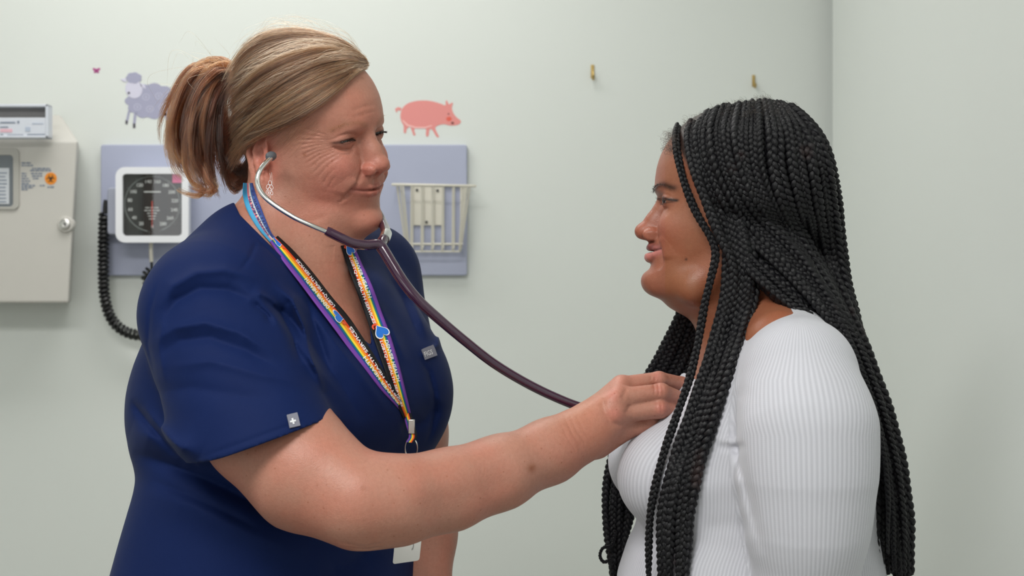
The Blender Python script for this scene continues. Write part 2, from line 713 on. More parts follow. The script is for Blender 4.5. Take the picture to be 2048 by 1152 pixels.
def to_local(pts, O, R, s):
    return ((pts - np.asarray(O, np.float32)) @ np.asarray(R, np.float32)) * (1000.0 / s)


def chain(F, pts, rs, k, kj=0.0, flats=None):
    for i in range(len(pts) - 1):
        c, r = bnd(pts[i], pts[i + 1])
        F.add(S_cone(pts[i], pts[i + 1], rs[i], rs[i + 1], None if flats is None else flats[i]), c, r + max(rs[i], rs[i + 1]), k)


def sub_chain_field(pts, rs):
    def f(p):
        d = None
        for i in range(len(pts) - 1):
            e = S_cone(pts[i], pts[i + 1], rs[i], rs[i + 1])(p)
            if d is None: d = e
            else:
                k = 0.03
                h = np.maximum(k - np.abs(d - e), 0) / k
                d = np.minimum(d, e) - h * h * k * .25
        return d
    return f


def z_loft(tab, yaw):
    """tab rows: z, cx, cy, a(front-back), b(lateral). yaw: facing direction angle in the xy plane"""
    T = seg_interp(tab)
    cy, sy = math.cos(yaw), math.sin(yaw)
    def f(p):
        z = p[..., 2]
        cx_, cy_, a, b = (np.interp(z, T[0], T[k]) for k in (1, 2, 3, 4))
        dx = p[..., 0] - cx_; dy = p[..., 1] - cy_
        fx = dx * cy + dy * sy; ly = -dx * sy + dy * cy
        uu = np.abs(fx) / a; vv = np.abs(ly) / b
        pw = 2.25
        r = (uu ** pw + vv ** pw) ** (1 / pw) + 1e-6
        g = np.sqrt((uu ** (pw - 1) / a) ** 2 + (vv ** (pw - 1) / b) ** 2) / (r ** (pw - 1)) + 1e-6
        d = (r - 1) / np.maximum(g, 1 / .3)
        e = z - T[0, -1]
        kk = .05
        h = np.maximum(kk - np.abs(d - e), 0) / kk
        return np.maximum(d, e) + h * h * kk * .25
    return f


# ================================================================ the clinician
N_YAW = math.radians(-30)
N_R = np.array(Matrix.Rotation(N_YAW, 3, 'Z') @ Matrix.Rotation(math.radians(4.0), 3, 'Y') @ Matrix.Rotation(math.radians(13.5), 3, 'X'), np.float32)
N_O = np.array(P(617, 271, 0.0), np.float32)
N_S = 1.0
NURSE_HEAD = dict(
    cran_c=(-1, 0, 30), cran_r=(94, 75, 82), xc=12, pow=2.25,
    face=[(-117, 58, 22, 18), (-110, 74, 28, 4), (-100, 81, 35, -10), (-88, 83, 43, -22), (-76, 86, 50.5, -34), (-62, 91, 58.5, -46), (-50, 93, 63, -56),
          (-35, 89, 67, -64), (-18, 86, 68, -72), (0, 87.5, 68, -78), (12, 93, 67, -80), (28, 94, 66, -80), (45, 90, 63, -78), (62, 80, 57, -70), (78, 62, 46, -60)],
    jaw=[((6, 52, -66), (44, 35, -92), 15, 13), ((44, 35, -92), (72, 12, -100), 13, 12)],
    extra=[((77, 0, -100), (12.5, 15, 12.5)), ((38, 0, -108), (32, 32, 15))],
    bumps=[((90, 22, 17), (10, 18, 7), 2.0, True), ((84, 31, 0), (16, 17, 10), -5.0, True), ((86, 32, 10), (10, 18, 5.5), 2.2, True), ((80, 14, 0), (12, 7, 10), -4.0, True),
           ((62, 62, 14), (22, 16, 20), -3.5, True),
           ((78, 38, -29), (19, 18, 17), 8.5, True), ((86, 26, -58), (10, 12, 14), 2.0, True), ((84, 30, -62), (14, 9, 12), -1.6, True),
           ((70, 40, -82), (20, 16, 16), 2.5, True), ((85, 0, -85), (8, 18, 4.5), -2.0), ((85, 0, -102), (10, 15, 9), 2.0),
           ((88, 13, -24), (10, 7, 12), -1.5, True), ((93, 0, 11), (8, 9, 8), -1.2)],
    nose=dict(body=((86, 0, -9), (93, 0, -31), 10, 13.5), bridge=(86, 0, 5), mid=(95.5, 0, -16), tip=(103.5, 0, -32), rb=7.5, rm=8.0, rt=9.4, ala=(95, 14.2, -36.5), ala_r=(10.5, 6.4, 7.2), sub=(94.5, 0, -46), nos=(99, 7, -43.5)),
    lips=dict(up=[(91.8, 0, -59.0), (90.6, 7, -58.2), (85.7, 18, -58.5), (76.5, 30, -56.5)], up_r=[2.6, 2.4, 1.9, 1.4],
              lo=[(90.0, 0, -65.6), (88.9, 8, -65.3), (84.7, 18, -63.2), (76.5, 30, -58)], lo_r=[3.4, 3.2, 2.4, 1.4],
              line=[(95, 0, -61.8), (93, 8, -62.0), (88, 19, -60.6), (79, 30, -58), (76, 33, -57)]),
    eye=dict(c=(71, 32.5, 1), r=12.0, open=dict(c=(84, 33.0, 0.0), r=(9.5, 12.0, 1.1), roll=-math.radians(4), crease=[(-14, 3), (-7, 7.5), (2, 8.8), (10, 7), (17, 2)])),
    ear=dict(c=(-9, 72, -14), k=1.25, pitch=14),
)
# creases of the smiling near side (drawn in head mm): crow's feet, cheek line, nasolabial
_cr = []
def crease(pts, wid, amp, **kw):
    _cr.append(((pts, wid, amp), kw))
for sd in (-1, 1):
    crease([(94, 18 * sd, -36), (91, 26 * sd, -47), (85, 33 * sd, -58), (79, 37.5 * sd, -69)], 3.0, -2.8)
    crease([(86, 30 * sd, -44), (80, 38 * sd, -54), (72, 44 * sd, -62)], 7.0, 2.0)
    crease([(82, 19 * sd, -6), (82, 28 * sd, -11.0), (78, 40 * sd, -10), (70, 48 * sd, -4)], 1.6, -2.2)
    crease([(82, 22 * sd, -10), (80, 32 * sd, -16), (74, 44 * sd, -15)], 1.6, -1.2)
# radiating side creases, in the (x, z) plane of the near cheek
for i, (x0, z0, x1, z1, bw) in enumerate([
        (69, 8, 44, 19, 0), (70, 5.5, 40, 12, 0), (71, 3, 38, 5, .5), (71.5, 1, 37, -1, 1), (72, -1, 37, -7, 1.5), (73, -3, 38, -13, 2), (74, -5, 39, -18.5, 2.2),
        (75.5, -7, 41, -24, 2.4), (77, -9, 44, -30, 2.6), (79, -12, 48, -36, 2.6), (81, -15, 52, -42, 2.6), (76, -28, 57, -49, 2), (74, -38, 62, -54, 1)]):
    for sd in (-1, 1):
        crease([(x0, 45 * sd, z0), ((x0 + x1) / 2, 55 * sd, (z0 + z1) / 2 + bw), (x1, 60 * sd, z1)], 0.9, -0.85, axes=(0, 2), side=sd)
for z in (26, 34):
    crease([(90, -30, z), (95, -10, z + 3), (94, 12, z + 2)], 2.0, -0.5)
crease([(78, -36, -66), (74, -40, -72)], 1.6, -1.2)
crease([(60, -55, -86), (30, -62, -92), (10, -60, -88)], 4.0, -1.2, axes=(0, 2), side=-1)
NURSE_HEAD['creases'] = _cr


def nP(px, py, y):
    return np.array(P(px, py, y), np.float32)

T_YAW = math.radians(-32)
T_F = np.array((math.cos(T_YAW), math.sin(T_YAW), 0), np.float32)
T_L = np.array((-math.sin(T_YAW), math.cos(T_YAW), 0), np.float32)
# upper body of the clinician (shirt surface), one row per height in the photograph
def _row(py, cpx, a, b, y=0.03):
    q = P(cpx, py, y)
    return (q.z, q.x + .007, q.y, a * .00094, b * .00094)
N_TORSO = [_row(500, 552, 88, 165), _row(560, 560, 118, 185), _row(640, 568, 138, 196), _row(720, 572, 152, 205), _row(780, 574, 158, 208), _row(840, 570, 156, 206),
           _row(890, 562, 148, 200), _row(935, 555, 143, 196), _row(980, 549, 150, 204), _row(1060, 541, 158, 215), _row(1160, 528, 164, 226), _row(1330, 520, 170, 235)]
N_ARM = [nP(430, 640, -0.10), nP(485, 755, -.138), nP(530, 852, -0.166), nP(614, 948, -0.195), nP(716, 1004, -0.22), nP(800, 1000, -0.205), nP(900, 979, -0.17), nP(1000, 945, -0.14), nP(1100, 902, -0.105), nP(1168, 866, -0.085)]
N_ARM_R = [.045, .052, .0615, .0565, .0425, .0405, .0385, .0350, .0305, .0270]
# hand: root points and finger chains (px, py, depth, radius in mm)
HAND = {
    'palm': [((1168, 866, -.085), 27), ((1205, 838, -.080), 24)],
    'index': [((1180, 835, -.070), 17), ((1243, 772, -.062), 13.6), ((1318, 760, -.050), 9.8), ((1362, 768, -.030), 8.6), ((1386, 785, -.012), 7.6)],
    'middle': [((1182, 850, -.084), 18), ((1236, 797, -.083), 14.0), ((1322, 785, -.072), 10.6), ((1364, 800, -.050), 9.0), ((1384, 812, -.026), 7.8)],
    'ring': [((1190, 868, -.082), 18), ((1240, 827, -.082), 13.2), ((1318, 818, -.076), 10.8), ((1356, 826, -.055), 9.2), ((1374, 835, -.030), 8.0)],
    'pinky': [((1196, 886, -.070), 17), ((1248, 860, -.068), 13.6), ((1302, 847, -.064), 9.8), ((1340, 843, -.048), 8.6), ((1362, 846, -.028), 7.4)],
    'thumb': [((1180, 855, -.055), 17), ((1240, 838, -.030), 14), ((1300, 822, -.012), 10.5), ((1352, 806, .000), 9.5)],
}
V_TIP = P(748, 694, -0.12)


def nurse_body_model(F):
    head_sculpt(F, N_O, N_R, N_S, NURSE_HEAD)
    hl = lambda x, y, z: N_O + (N_R @ np.array((x, y, z), np.float32)) * .001 * N_S
    # neck and upper chest
    F.add(S_cone(hl(-14, 0, -50), nP(566, 520, .02), .058, .066), nP(575, 440, .0), .16, .035)
    F.add(S_cone(hl(22, 0, -92), nP(618, 528, -.01), .036, .044), nP(620, 480, .0), .12, .03)
    F.add(S_cone(nP(500, 505, -.03), nP(640, 520, .09), .050, .052), nP(570, 510, .0), .14, .05)      # trapezius
    torso = z_loft(N_TORSO, T_YAW)
    F.add(lambda p: np.maximum(torso(p) + .018, p[..., 2] - 1.418), nP(560, 860, .03), .46, .03)
    for m in (1, -1):
        c = nP(574, 800, .03) + T_F * .074 + T_L * (.080 * m)
        F.add(S_ell(c, (.070, .070, .075)), c, .09, .04)
    # arms
    F.add(sub_chain_field(N_ARM, N_ARM_R), nP(760, 900, -.15), .42, .004)
    a = nP(724, 1044, -.20); F.add(S_ell(a, (.028, .026, .022)), a, .035, .02)     # elbow point
    far = [nP(750, 590, .18), nP(810, 860, .165), nP(842, 1060, .10), nP(856, 1230, .06)]
    chain(F, far, [.062, .050, .040, .030], .03)
    # hand
    for k, v in HAND.items():
        pts = [nP(*q[0]) for q in v]; rs = [q[1] * .001 for q in v]
        if k == 'palm':
            chain(F, pts, rs, .02)
        else:
            # the metacarpal blends into the back of the hand; the finger proper stays separate
            F.add(S_cone(pts[0], pts[1], rs[0], rs[1] * .95), *_b(pts[0], pts[1], rs[0]), .012)
            for i in range(1, len(pts) - 1):
                F.add(S_cone(pts[i], pts[i + 1], rs[i] * (.82 if i == 1 else 1.0), rs[i + 1]), *_b(pts[i], pts[i + 1], rs[i]), .0032)
    # knuckles
    for (px, py, y, sg, am) in ((1228, 790, -.100, .010, .0028), (1232, 822, -.099, .011, .0030), (1240, 765, -.080, .011, .002),
                                (1322, 783, -.088, .007, .0010), (1320, 816, -.090, .007, .0012)):
        c = nP(px, py, y); F.disp(gauss(c, sg, am), c, sg * 2.4)
    for pts, w, am in (([(1205, 795), (1208, 820), (1222, 845), (1252, 855)], .0035, -.0016), ([(1255, 778), (1243, 800)], .003, -.001),
                       ([(1262, 810), (1250, 830)], .003, -.001),
                       ([(1128, 832), (1142, 862), (1166, 895)], .0011, -.0006), ([(1138, 828), (1152, 858), (1180, 902)], .0011, -.0005), ([(1120, 842), (1132, 868), (1152, 900)], .0011, -.0005),
                       ([(1150, 824), (1162, 850), (1190, 900)], .0011, -.0004),
                       ([(1310, 748), (1308, 766)], .0010, -.0007), ([(1318, 746), (1317, 767)], .0010, -.0009), ([(1326, 748), (1326, 768)], .0010, -.0007),
                       ([(1312, 770), (1312, 792)], .0010, -.0007), ([(1320, 769), (1321, 795)], .0010, -.0009), ([(1328, 770), (1329, 794)], .0010, -.0007),
                       ([(1316, 804), (1317, 828)], .0010, -.0007), ([(1324, 803), (1325, 829)], .0010, -.0008),
                       ([(700, 1078), (740, 1086), (775, 1080)], .002, -.0012), ([(690, 1066), (735, 1078), (780, 1070)], .002, -.0010),
                       ([(820, 1010), (920, 1000), (1040, 950)], .020, -.0035)):
        A = [nP(q[0], q[1], -.10 if q[0] > 1100 else -.20) for q in pts]
        c, r = bnd(*A)
        def fn(p, A=A, w=w, am=am):
            dd, t = stroke_dist(p, A, (0, 2))
            return am * np.exp(-(dd / w) ** 2) * np.clip(np.minimum(t, 1 - t) * 6, 0, 1) * (p[..., 1] < (-.06 if A[0][0] > .04 else -.12))
        F.disp(fn, c, r + .06)


def _b(a, b, r):
    c, q = bnd(a, b)
    return c, q + r


SLEEVE_C = nP(519, 883, -0.187)
SLEEVE_R = rotm(0, math.radians(-19.5), 0)
SLEEVE_N = np.array((0.335, 0.0, -0.942), np.float32)


def _poly_cut(p, pts):
    """signed distance (m, in the x-z plane of the photograph's depth) to a polygon given in pixels"""
    k = (CAM_D + p[..., 1]) / CAM_D * .0006
    X = p[..., 0] / k; Z = 576 - (p[..., 2] - CAM_Z) / k
    return X + 1024, Z


def nurse_shirt_model(F):
    torso = z_loft(N_TORSO, T_YAW)
    F.add(torso, nP(560, 860, .03), .50, 0)
    # breasts
    for m in (1, -1):
        c = nP(574, 792, .03) + T_F * .086 + T_L * (.086 * m)
        F.add(S_ell(c, (.080, .080, .090)), c, .10, .05)
    c = nP(574, 790, .03) + T_F * .10
    F.add(S_ell(c, (.062, .07, .07)), c, .08, .05)
    # yoke over the shoulders
    F.add(S_cone(nP(442, 600, -.11), nP(520, 505, -.02), .070, .050), *_b(nP(420, 565, -.1), nP(520, 500, -.02), .08), .05)
    F.add(S_cone(nP(735, 548, .18), nP(640, 505, .07), .062, .050), *_b(nP(735, 548, .18), nP(640, 505, .07), .08), .05)
    F.add(S_cone(nP(498, 498, -.035), nP(575, 500, .05), .052, .058), nP(540, 505, .0), .12, .04)
    F.add(S_cone(nP(735, 560, .18), nP(800, 800, .165), .066, .060), *_b(nP(735, 560, .18), nP(800, 800, .165), .07), .03)
    # back
    c = nP(398, 820, .03); F.add(S_ell(c, (.078, .12, .095)), c, .12, .05)
    # the near sleeve
    def sleeve(p):
        a, b = nP(424, 632, -.118), SLEEVE_C + SLEEVE_N * .02
        d = S_cone(a, b, .0815, .0840)(p)
        e = (p - SLEEVE_C) @ SLEEVE_N
        return np.maximum(d, e)
    F.add(sleeve, nP(455, 740, -.13), .22, .020)
    # folds, as ridges and valleys on the cloth (pixel polylines, width mm, height mm)
    for pts, w, am in N_FOLDS:
        A = [nP(x, y, -.15) for x, y in pts]
        c, r = bnd(*A)
        def fn(p, A=A, w=w, am=am):
            k = (CAM_D + p[..., 1]) / (CAM_D - .15)
            q = np.stack([p[..., 0] / k, p[..., 1], (p[..., 2] - CAM_Z) / k + CAM_Z], -1)
            dd, t = stroke_dist(q, A, (0, 2))
            return FOLD_GAIN * am * .001 * np.exp(-(dd / (w * .001)) ** 1.5) * np.clip(np.minimum(t, 1 - t) * 4, 0, 1)
        F.disp(fn, c + np.array((0, .12, 0), np.float32), r + .28)
    # openings: sleeve mouth and neckline
    a = SLEEVE_C - SLEEVE_N * .012; b = SLEEVE_C + SLEEVE_N * .05
    F.sub(S_ell(SLEEVE_C + np.array((.004, .0, .0), np.float32), (.073, .072, .026), SLEEVE_R), SLEEVE_C, .08, .002)
    NECK = [(452, 300), (462, 392), (480, 430), (520, 470), (562, 512), (610, 560), (660, 618), (705, 660), (743, 692), (738, 640), (722, 590), (704, 540), (697, 495), (720, 440), (640, 300)]
    def neck(p):
        X, Z = _poly_cut(p, None)
        d = np.full(X.shape, 1e9, np.float32); ins = np.zeros(X.shape, bool)
        n = len(NECK)
        for i in range(n):
            x0, y0 = NECK[i]; x1, y1 = NECK[(i + 1) % n]
            ex, ey = x1 - x0, y1 - y0
            t = np.clip(((X - x0) * ex + (Z - y0) * ey) / (ex * ex + ey * ey), 0, 1)
            d = np.minimum(d, np.hypot(X - x0 - t * ex, Z - y0 - t * ey))
            cond = (y0 > Z) != (y1 > Z)
            with np.errstate(divide='ignore', invalid='ignore'):
                xi = (x1 - x0) * (Z - y0) / (y1 - y0 + 1e-9) + x0
            ins ^= cond & (X < xi)
        return np.where(ins, -d, d) * .0006
    F.sub(neck, nP(600, 480, .0), .26, .001)


FOLD_GAIN = 2.1
N_FOLDS = [
    # sleeve
    ([(318, 620), (345, 572), (392, 545), (450, 540), (520, 560)], 6, 2.6),
    ([(322, 650), (352, 603), (400, 577), (455, 580), (520, 605)], 7, -3.2),
    ([(300, 690), (350, 655), (410, 645), (480, 665), (560, 715)], 6, 2.4),
    ([(310, 715), (360, 682), (420, 675), (490, 700), (570, 745)], 7, -2.6),
    ([(330, 735), (420, 722), (520, 748), (610, 770)], 6, 1.6),
    ([(300, 790), (380, 775), (470, 790), (560, 800)], 10, -1.6),
    ([(545, 565), (585, 600), (606, 650), (622, 715), (650, 785)], 5, 4.0),
    ([(520, 585), (560, 625), (588, 680), (604, 730)], 5, -3.6),
    ([(610, 590), (626, 640), (646, 700), (664, 750)], 5, -2.6),
    ([(500, 600), (530, 625), (548, 650)], 4, -2.6), ([(505, 580), (540, 598), (562, 620)], 4, 2.6),
    ([(262, 800), (300, 850), (345, 900), (372, 930)], 5, -4.0),
    ([(285, 810), (325, 862), (372, 912)], 5, 2.4),
    ([(318, 560), (300, 620), (296, 690), (312, 760)], 2.5, -1.0),
    ([(330, 620), (318, 690), (330, 770)], 5, 1.2),
    # chest folds running from the shoulders to the bust
    ([(470, 560), (555, 640), (640, 740), (700, 820)], 7, 2.2),
    ([(520, 570), (600, 660), (680, 765), (730, 850)], 7, -2.4),
    ([(560, 560), (640, 650), (720, 750), (780, 830)], 7, 2.2),
    ([(740, 575), (780, 650), (815, 730)], 6, 1.8),
    ([(765, 530), (805, 600), (845, 690)], 6, -2.2),
    ([(795, 540), (830, 610), (858, 680)], 6, 1.8),
    ([(720, 575), (755, 670), (785, 760)], 6, -1.6),
    # belly and back rolls
    ([(265, 905), (330, 925), (420, 960), (520, 1010), (640, 1050)], 10, -7.0),
    ([(262, 860), (330, 880), (400, 910)], 16, 5.0),
    ([(270, 980), (380, 1010), (500, 1070), (620, 1110)], 18, 4.0),
    ([(300, 960), (400, 1000), (520, 1060)], 5, -2.0),
    ([(750, 1090), (700, 1130), (640, 1152)], 14, -3.0),
    ([(800, 860), (850, 840), (880, 800)], 10, -3.0),
    ([(837, 712), (858, 702), (876, 690), (880, 655)], 3, 1.6),
    ([(838, 716), (858, 745), (869, 785), (871, 825), (864, 860), (852, 890)], 3, -1.8),
    ([(468, 424), (512, 474), (556, 518), (604, 570), (654, 628), (700, 672), (741, 706)], 2.2, -.7),
    ([(385, 921), (450, 898), (560, 858), (630, 832)], 2.2, -.6),
    # shoulder seam
    ([(478, 545), (500, 515), (515, 480)], 2, -0.9),
]


def skin_vertex_colour(pts, base, var, seed=0):
    n = len(pts)
    col = np.tile(base, (n, 1)).astype(np.float32)
    return col


def skin_mat(name, rough=0.45, freckle=None, bump=0.35, sss=0.12, spec=0.4):
    m = NT(name)
    at = m.n('ShaderNodeAttribute', attribute_name='skin_tint')
    c = at.outputs['Color']
    n1 = m.noise(22, 4)
    c = m.mix(m.ramp([(0.38, (0, 0, 0, 1)), (0.66, (1, 1, 1, 1))], n1), c, m.mix(1.0, c, (1.04, 0.90, 0.88, 1), 'MULTIPLY'))
    n2 = m.noise(260, 3)
    c = m.mix(m.ramp([(0.3, (0.0, 0, 0, 1)), (0.75, (1, 1, 1, 1))], n2), c, m.mix(1.0, c, (0.90, 0.87, 0.86, 1), 'MULTIPLY'))
    if freckle:
        v = m.n('ShaderNodeTexVoronoi'); v.inputs['Scale'].default_value = 120
        tc = m.n('ShaderNodeTexCoord'); m.l(tc.outputs['Object'], v.inputs['Vector'])
        msk = m.ramp([(0.04, (1, 1, 1, 1)), (0.17, (0, 0, 0, 1))], v.outputs['Distance'])
        sel = m.ramp([(0.44, (0, 0, 0, 1)), (0.58, (1, 1, 1, 1))], m.noise(45, 2))
        c = m.mix(m.mix(1.0, m.mix(1.0, msk, sel, 'MULTIPLY'), (freckle,) * 3 + (1,), 'MULTIPLY'), c, m.mix(1.0, c, (0.72, 0.56, 0.46, 1), 'MULTIPLY'))
    m.l(c, m.b.inputs['Base Color'])
    m.set(Roughness=rough, Subsurface_Weight=sss, Subsurface_Scale=0.006, Specular_IOR_Level=spec)
    m.b.inputs['Subsurface Radius'].default_value = (1.0, 0.35, 0.2)
    v = m.n('ShaderNodeTexVoronoi'); v.inputs['Scale'].default_value = 700
    tc = m.n('ShaderNodeTexCoord'); m.l(tc.outputs['Object'], v.inputs['Vector'])
    b = m.n('ShaderNodeBump'); b.inputs['Strength'].default_value = bump; b.inputs['Distance'].default_value = 0.0005
    m.l(v.outputs['Distance'], b.inputs['Height'])
    b2 = m.n('ShaderNodeBump'); b2.inputs['Strength'].default_value = bump * .55; b2.inputs['Distance'].default_value = 0.001
    m.l(m.noise(180, 4), b2.inputs['Height']); m.l(b.outputs[0], b2.inputs['Normal'])
    m.l(b2.outputs[0], m.b.inputs['Normal'])
    return m.m


def gm(q, c, s):
    """gaussian mask in local mm"""
    s = np.asarray(s if hasattr(s, '__len__') else (s,) * 3, np.float32)
    return np.exp(-(((q - np.asarray(c, np.float32)) / s) ** 2).sum(-1))


def stroke_mask(q, pts, wid, axes, side=None):
    dd, t = stroke_dist(q, pts, axes)
    g = np.exp(-(dd / wid) ** 2)
    if side is not None:
        g = g * (q[..., 1] * side > 0)
    return g


nurse = empty('person', (N_O[0], N_O[1] + .03, 0.0))
tag(nurse, 'person with tied-back blonde hair in navy short-sleeved scrub top reaching out with a stethoscope', 'person')
_p, _q = polygonise(nurse_body_model, (-0.62, -0.36, 0.93), (0.245, 0.34, 1.69), 0.00125)
_p, _q = largest(_p, _q)
body_me = np_mesh('body', _p, _q)
hl = to_local(_p, N_O, N_R, N_S)
col = np.tile(lin(178, 128, 109), (len(_p), 1))
headm = (hl[:, 2] > -125)
# face: ruddier, with rosy cheeks, nose and ears
col = blend(col, gm(hl, (70, -30, -40), (60, 60, 70)), lin(166, 113, 97), .85)
for c, s_, a_ in (((78, -42, -32), (17, 17, 15), .40), ((103, 0, -34), (12, 14, 11), .45), ((95, -15, -37), (10, 8, 8), .5), ((-8, -76, -10), (24, 18, 36), .5), ((88, 0, -103), (14, 14, 9), .4), ((60, -50, -60), (20, 20, 20), .35), ((78, 42, -32), (17, 17, 15), .7)):
    col = blend(col, gm(hl, c, s_), lin(196, 106, 94), a_)
col = blend(col, gm(hl, (88, -10, 36), (24, 44, 22)), lin(186, 128, 108), .7)
# lips, eyelid shade, brows
L = NURSE_HEAD['lips']
for m in (1, -1):
    for ch in ('up', 'lo'):
        pts = [(a, b * m, c) for a, b, c in L[ch]]
        g = stroke_mask(hl, pts, 4.3 if ch == 'up' else 5.0, (1, 2)) * (hl[:, 0] > 74)
        col = blend(col, g, lin(170, 104, 94), .55)
    g = stroke_mask(hl, [(a, b * m, c) for a, b, c in L['line']], 1.2, (1, 2)) * (hl[:, 0] > 70) * np.clip((36 - np.abs(hl[:, 1])) / 14, 0, 1)
    col = blend(col, g, lin(110, 56, 50), .7)
    brow = [(96, 12 * m, 15), (92, 24 * m, 19.5), (84, 38 * m, 20), (74, 48 * m, 15)]
    g = stroke_mask(hl, brow, 3.4, (1, 2)) * (hl[:, 0] > 55)
    col = blend(col, g, lin(140, 98, 72), .5)
    g = stroke_mask(hl, [(80, 19 * m, -1), (82, 28 * m, 1.6), (80, 38 * m, 1.6), (74, 47 * m, -.5)], 1.7, (1, 2)) * (hl[:, 0] > 55)
    col = blend(col, g, lin(60, 36, 30), .85)
    g = stroke_mask(hl, [(80, 22 * m, -2.2), (80, 34 * m, -2.6), (74, 46 * m, -1.8)], 1.0, (1, 2)) * (hl[:, 0] > 55)
    col = blend(col, g, lin(90, 56, 48), .6)
# chest and neck a bit redder; arm brown spots
col = blend(col, gm(_p, nP(690, 600, -.10), (.09, .09, .10)), lin(205, 140, 116), .5)
for (px, py, y, r, a_) in ((1063, 935, -.16, .0045, .9), (1308, 773, -.085, .0045, .5), (727, 975, -.26, .003, .4), (607, 308, -.08, .002, .8), (725, 157, -.05, .0018, .5), (1215, 730, -.1, .01, .0)):
    c = nP(px, py, y)
    g = np.exp(-(((_p[:, 0] - c[0]) ** 2 + (_p[:, 2] - c[2]) ** 2) / r ** 2)) * (_p[:, 1] < y + .07)
    col = blend(col, g, lin(140, 84, 58), a_)
for (px, py, r, a_) in ((1150, 820, .03, .35), (1180, 790, .025, .3), (1200, 880, .02, .25)):
    c = nP(px, py, -.1)
    col = blend(col, np.exp(-(((_p[:, 0] - c[0]) ** 2 + (_p[:, 2] - c[2]) ** 2) / r ** 2)), lin(186, 128, 100), a_)
for (px, py, r, a_) in ((1225, 790, .008, .6), (1228, 824, .009, .6), (1320, 755, .006, .6), (1320, 780, .007, .5), (1322, 816, .007, .6), (1240, 765, .012, .3)):
    c = nP(px, py, -.09)
    col = blend(col, np.exp(-(((_p[:, 0] - c[0]) ** 2 + (_p[:, 2] - c[2]) ** 2) / r ** 2)), lin(206, 128, 114), a_)
set_col(body_me, 'skin_tint', col)
MAT_SKIN_N = skin_mat('freckled_skin', rough=0.46, freckle=0.85)
unlocal(link('body', body_me, MAT_SKIN_N, nurse))


# eyes
def eye_mesh(name, parent, O, R, s, c, r, iris, gaze=(1, 0, 0), sclera=(.62, .55, .52)):
    prof = []
    n = 28
    bm = bmesh.new()
    bmesh.ops.create_uvsphere(bm, u_segments=32, v_segments=24, radius=r * .001 * s)
    me = bpy.data.meshes.new(name)
    # pole (+z of the sphere) looks along the gaze
    g = Vector(gaze).normalized()
    q = Vector((0, 0, 1)).rotation_difference(g).to_matrix()
    RR = Matrix(R.tolist()) @ q
    ctr = Vector(O) + Matrix(R.tolist()) @ Vector(c) * .001 * s
    cols = []
    for v in bm.verts:
        a = math.degrees(math.acos(max(-1, min(1, v.co.z / (r * .001 * s)))))
        if a < 12: cols.append((0.01, 0.01, 0.01))
        elif a < 27: cols.append(iris)
        elif a < 31: cols.append((.03, .03, .03))
        else: cols.append(sclera)
        if a < 26: v.co.z *= 1.0 + .05 * math.cos(math.radians(a / 26 * 90))
        v.co = RR @ v.co + ctr
    bm.to_mesh(me); bm.free()
    set_col(me, 'skin_tint', np.array(cols, np.float32))
    return unlocal(link(name, me, MAT_EYE, parent))

_m = NT('eye_surface')
_a = _m.n('ShaderNodeAttribute', attribute_name='skin_tint'); _m.l(_a.outputs['Color'], _m.b.inputs['Base Color'])
_m.set(Roughness=0.06, Specular_IOR_Level=0.6, Coat_Weight=0.6)
MAT_EYE = _m.m
E_ = NURSE_HEAD['eye']
for m in (1, -1):
    eye_mesh('eye', nurse, N_O, N_R, N_S, (E_['c'][0], E_['c'][1] * m, E_['c'][2]), E_['r'], (0.05, 0.06, 0.05), gaze=(1, 0.0, -0.05), sclera=(.26, .21, .20))

# scrub top
def cloth_mat(name, colr, rough=0.75, fine=900, bump=0.25, sheen=0.03, vary=0.10):
    m = NT(name)
    w = m.noise(fine, 2)
    n1 = m.noise(9, 3)
    dk = tuple(c * (1 - vary) for c in colr[:3]) + (1,)
    lt = tuple(min(1, c * (1 + vary)) for c in colr[:3]) + (1,)
    m.l(m.mix(n1, dk, lt), m.b.inputs['Base Color'])
    m.set(Roughness=rough, Sheen_Weight=sheen, Sheen_Roughness=0.4, Specular_IOR_Level=0.16)
    b = m.n('ShaderNodeBump'); b.inputs['Strength'].default_value = bump; b.inputs['Distance'].default_value = 0.0004
    m.l(w, b.inputs['Height'])
    b2 = m.n('ShaderNodeBump'); b2.inputs['Strength'].default_value = 0.25; b2.inputs['Distance'].default_value = 0.006
    m.l(m.noise(14, 2), b2.inputs['Height']); m.l(b.outputs[0], b2.inputs['Normal'])
    m.l(b2.outputs[0], m.b.inputs['Normal'])
    return m

MAT_NAVY = cloth_mat('navy_scrub_cloth', srgb(8, 28, 74)).m
_p, _q = polygonise(nurse_shirt_model, (-0.66, -0.36, 0.90), (0.02, 0.36, 1.56), 0.0019)
_p, _q = largest(_p, _q)
shirt = unlocal(link('scrub_top', np_mesh('scrub_top', _p, _q), MAT_NAVY, nurse))
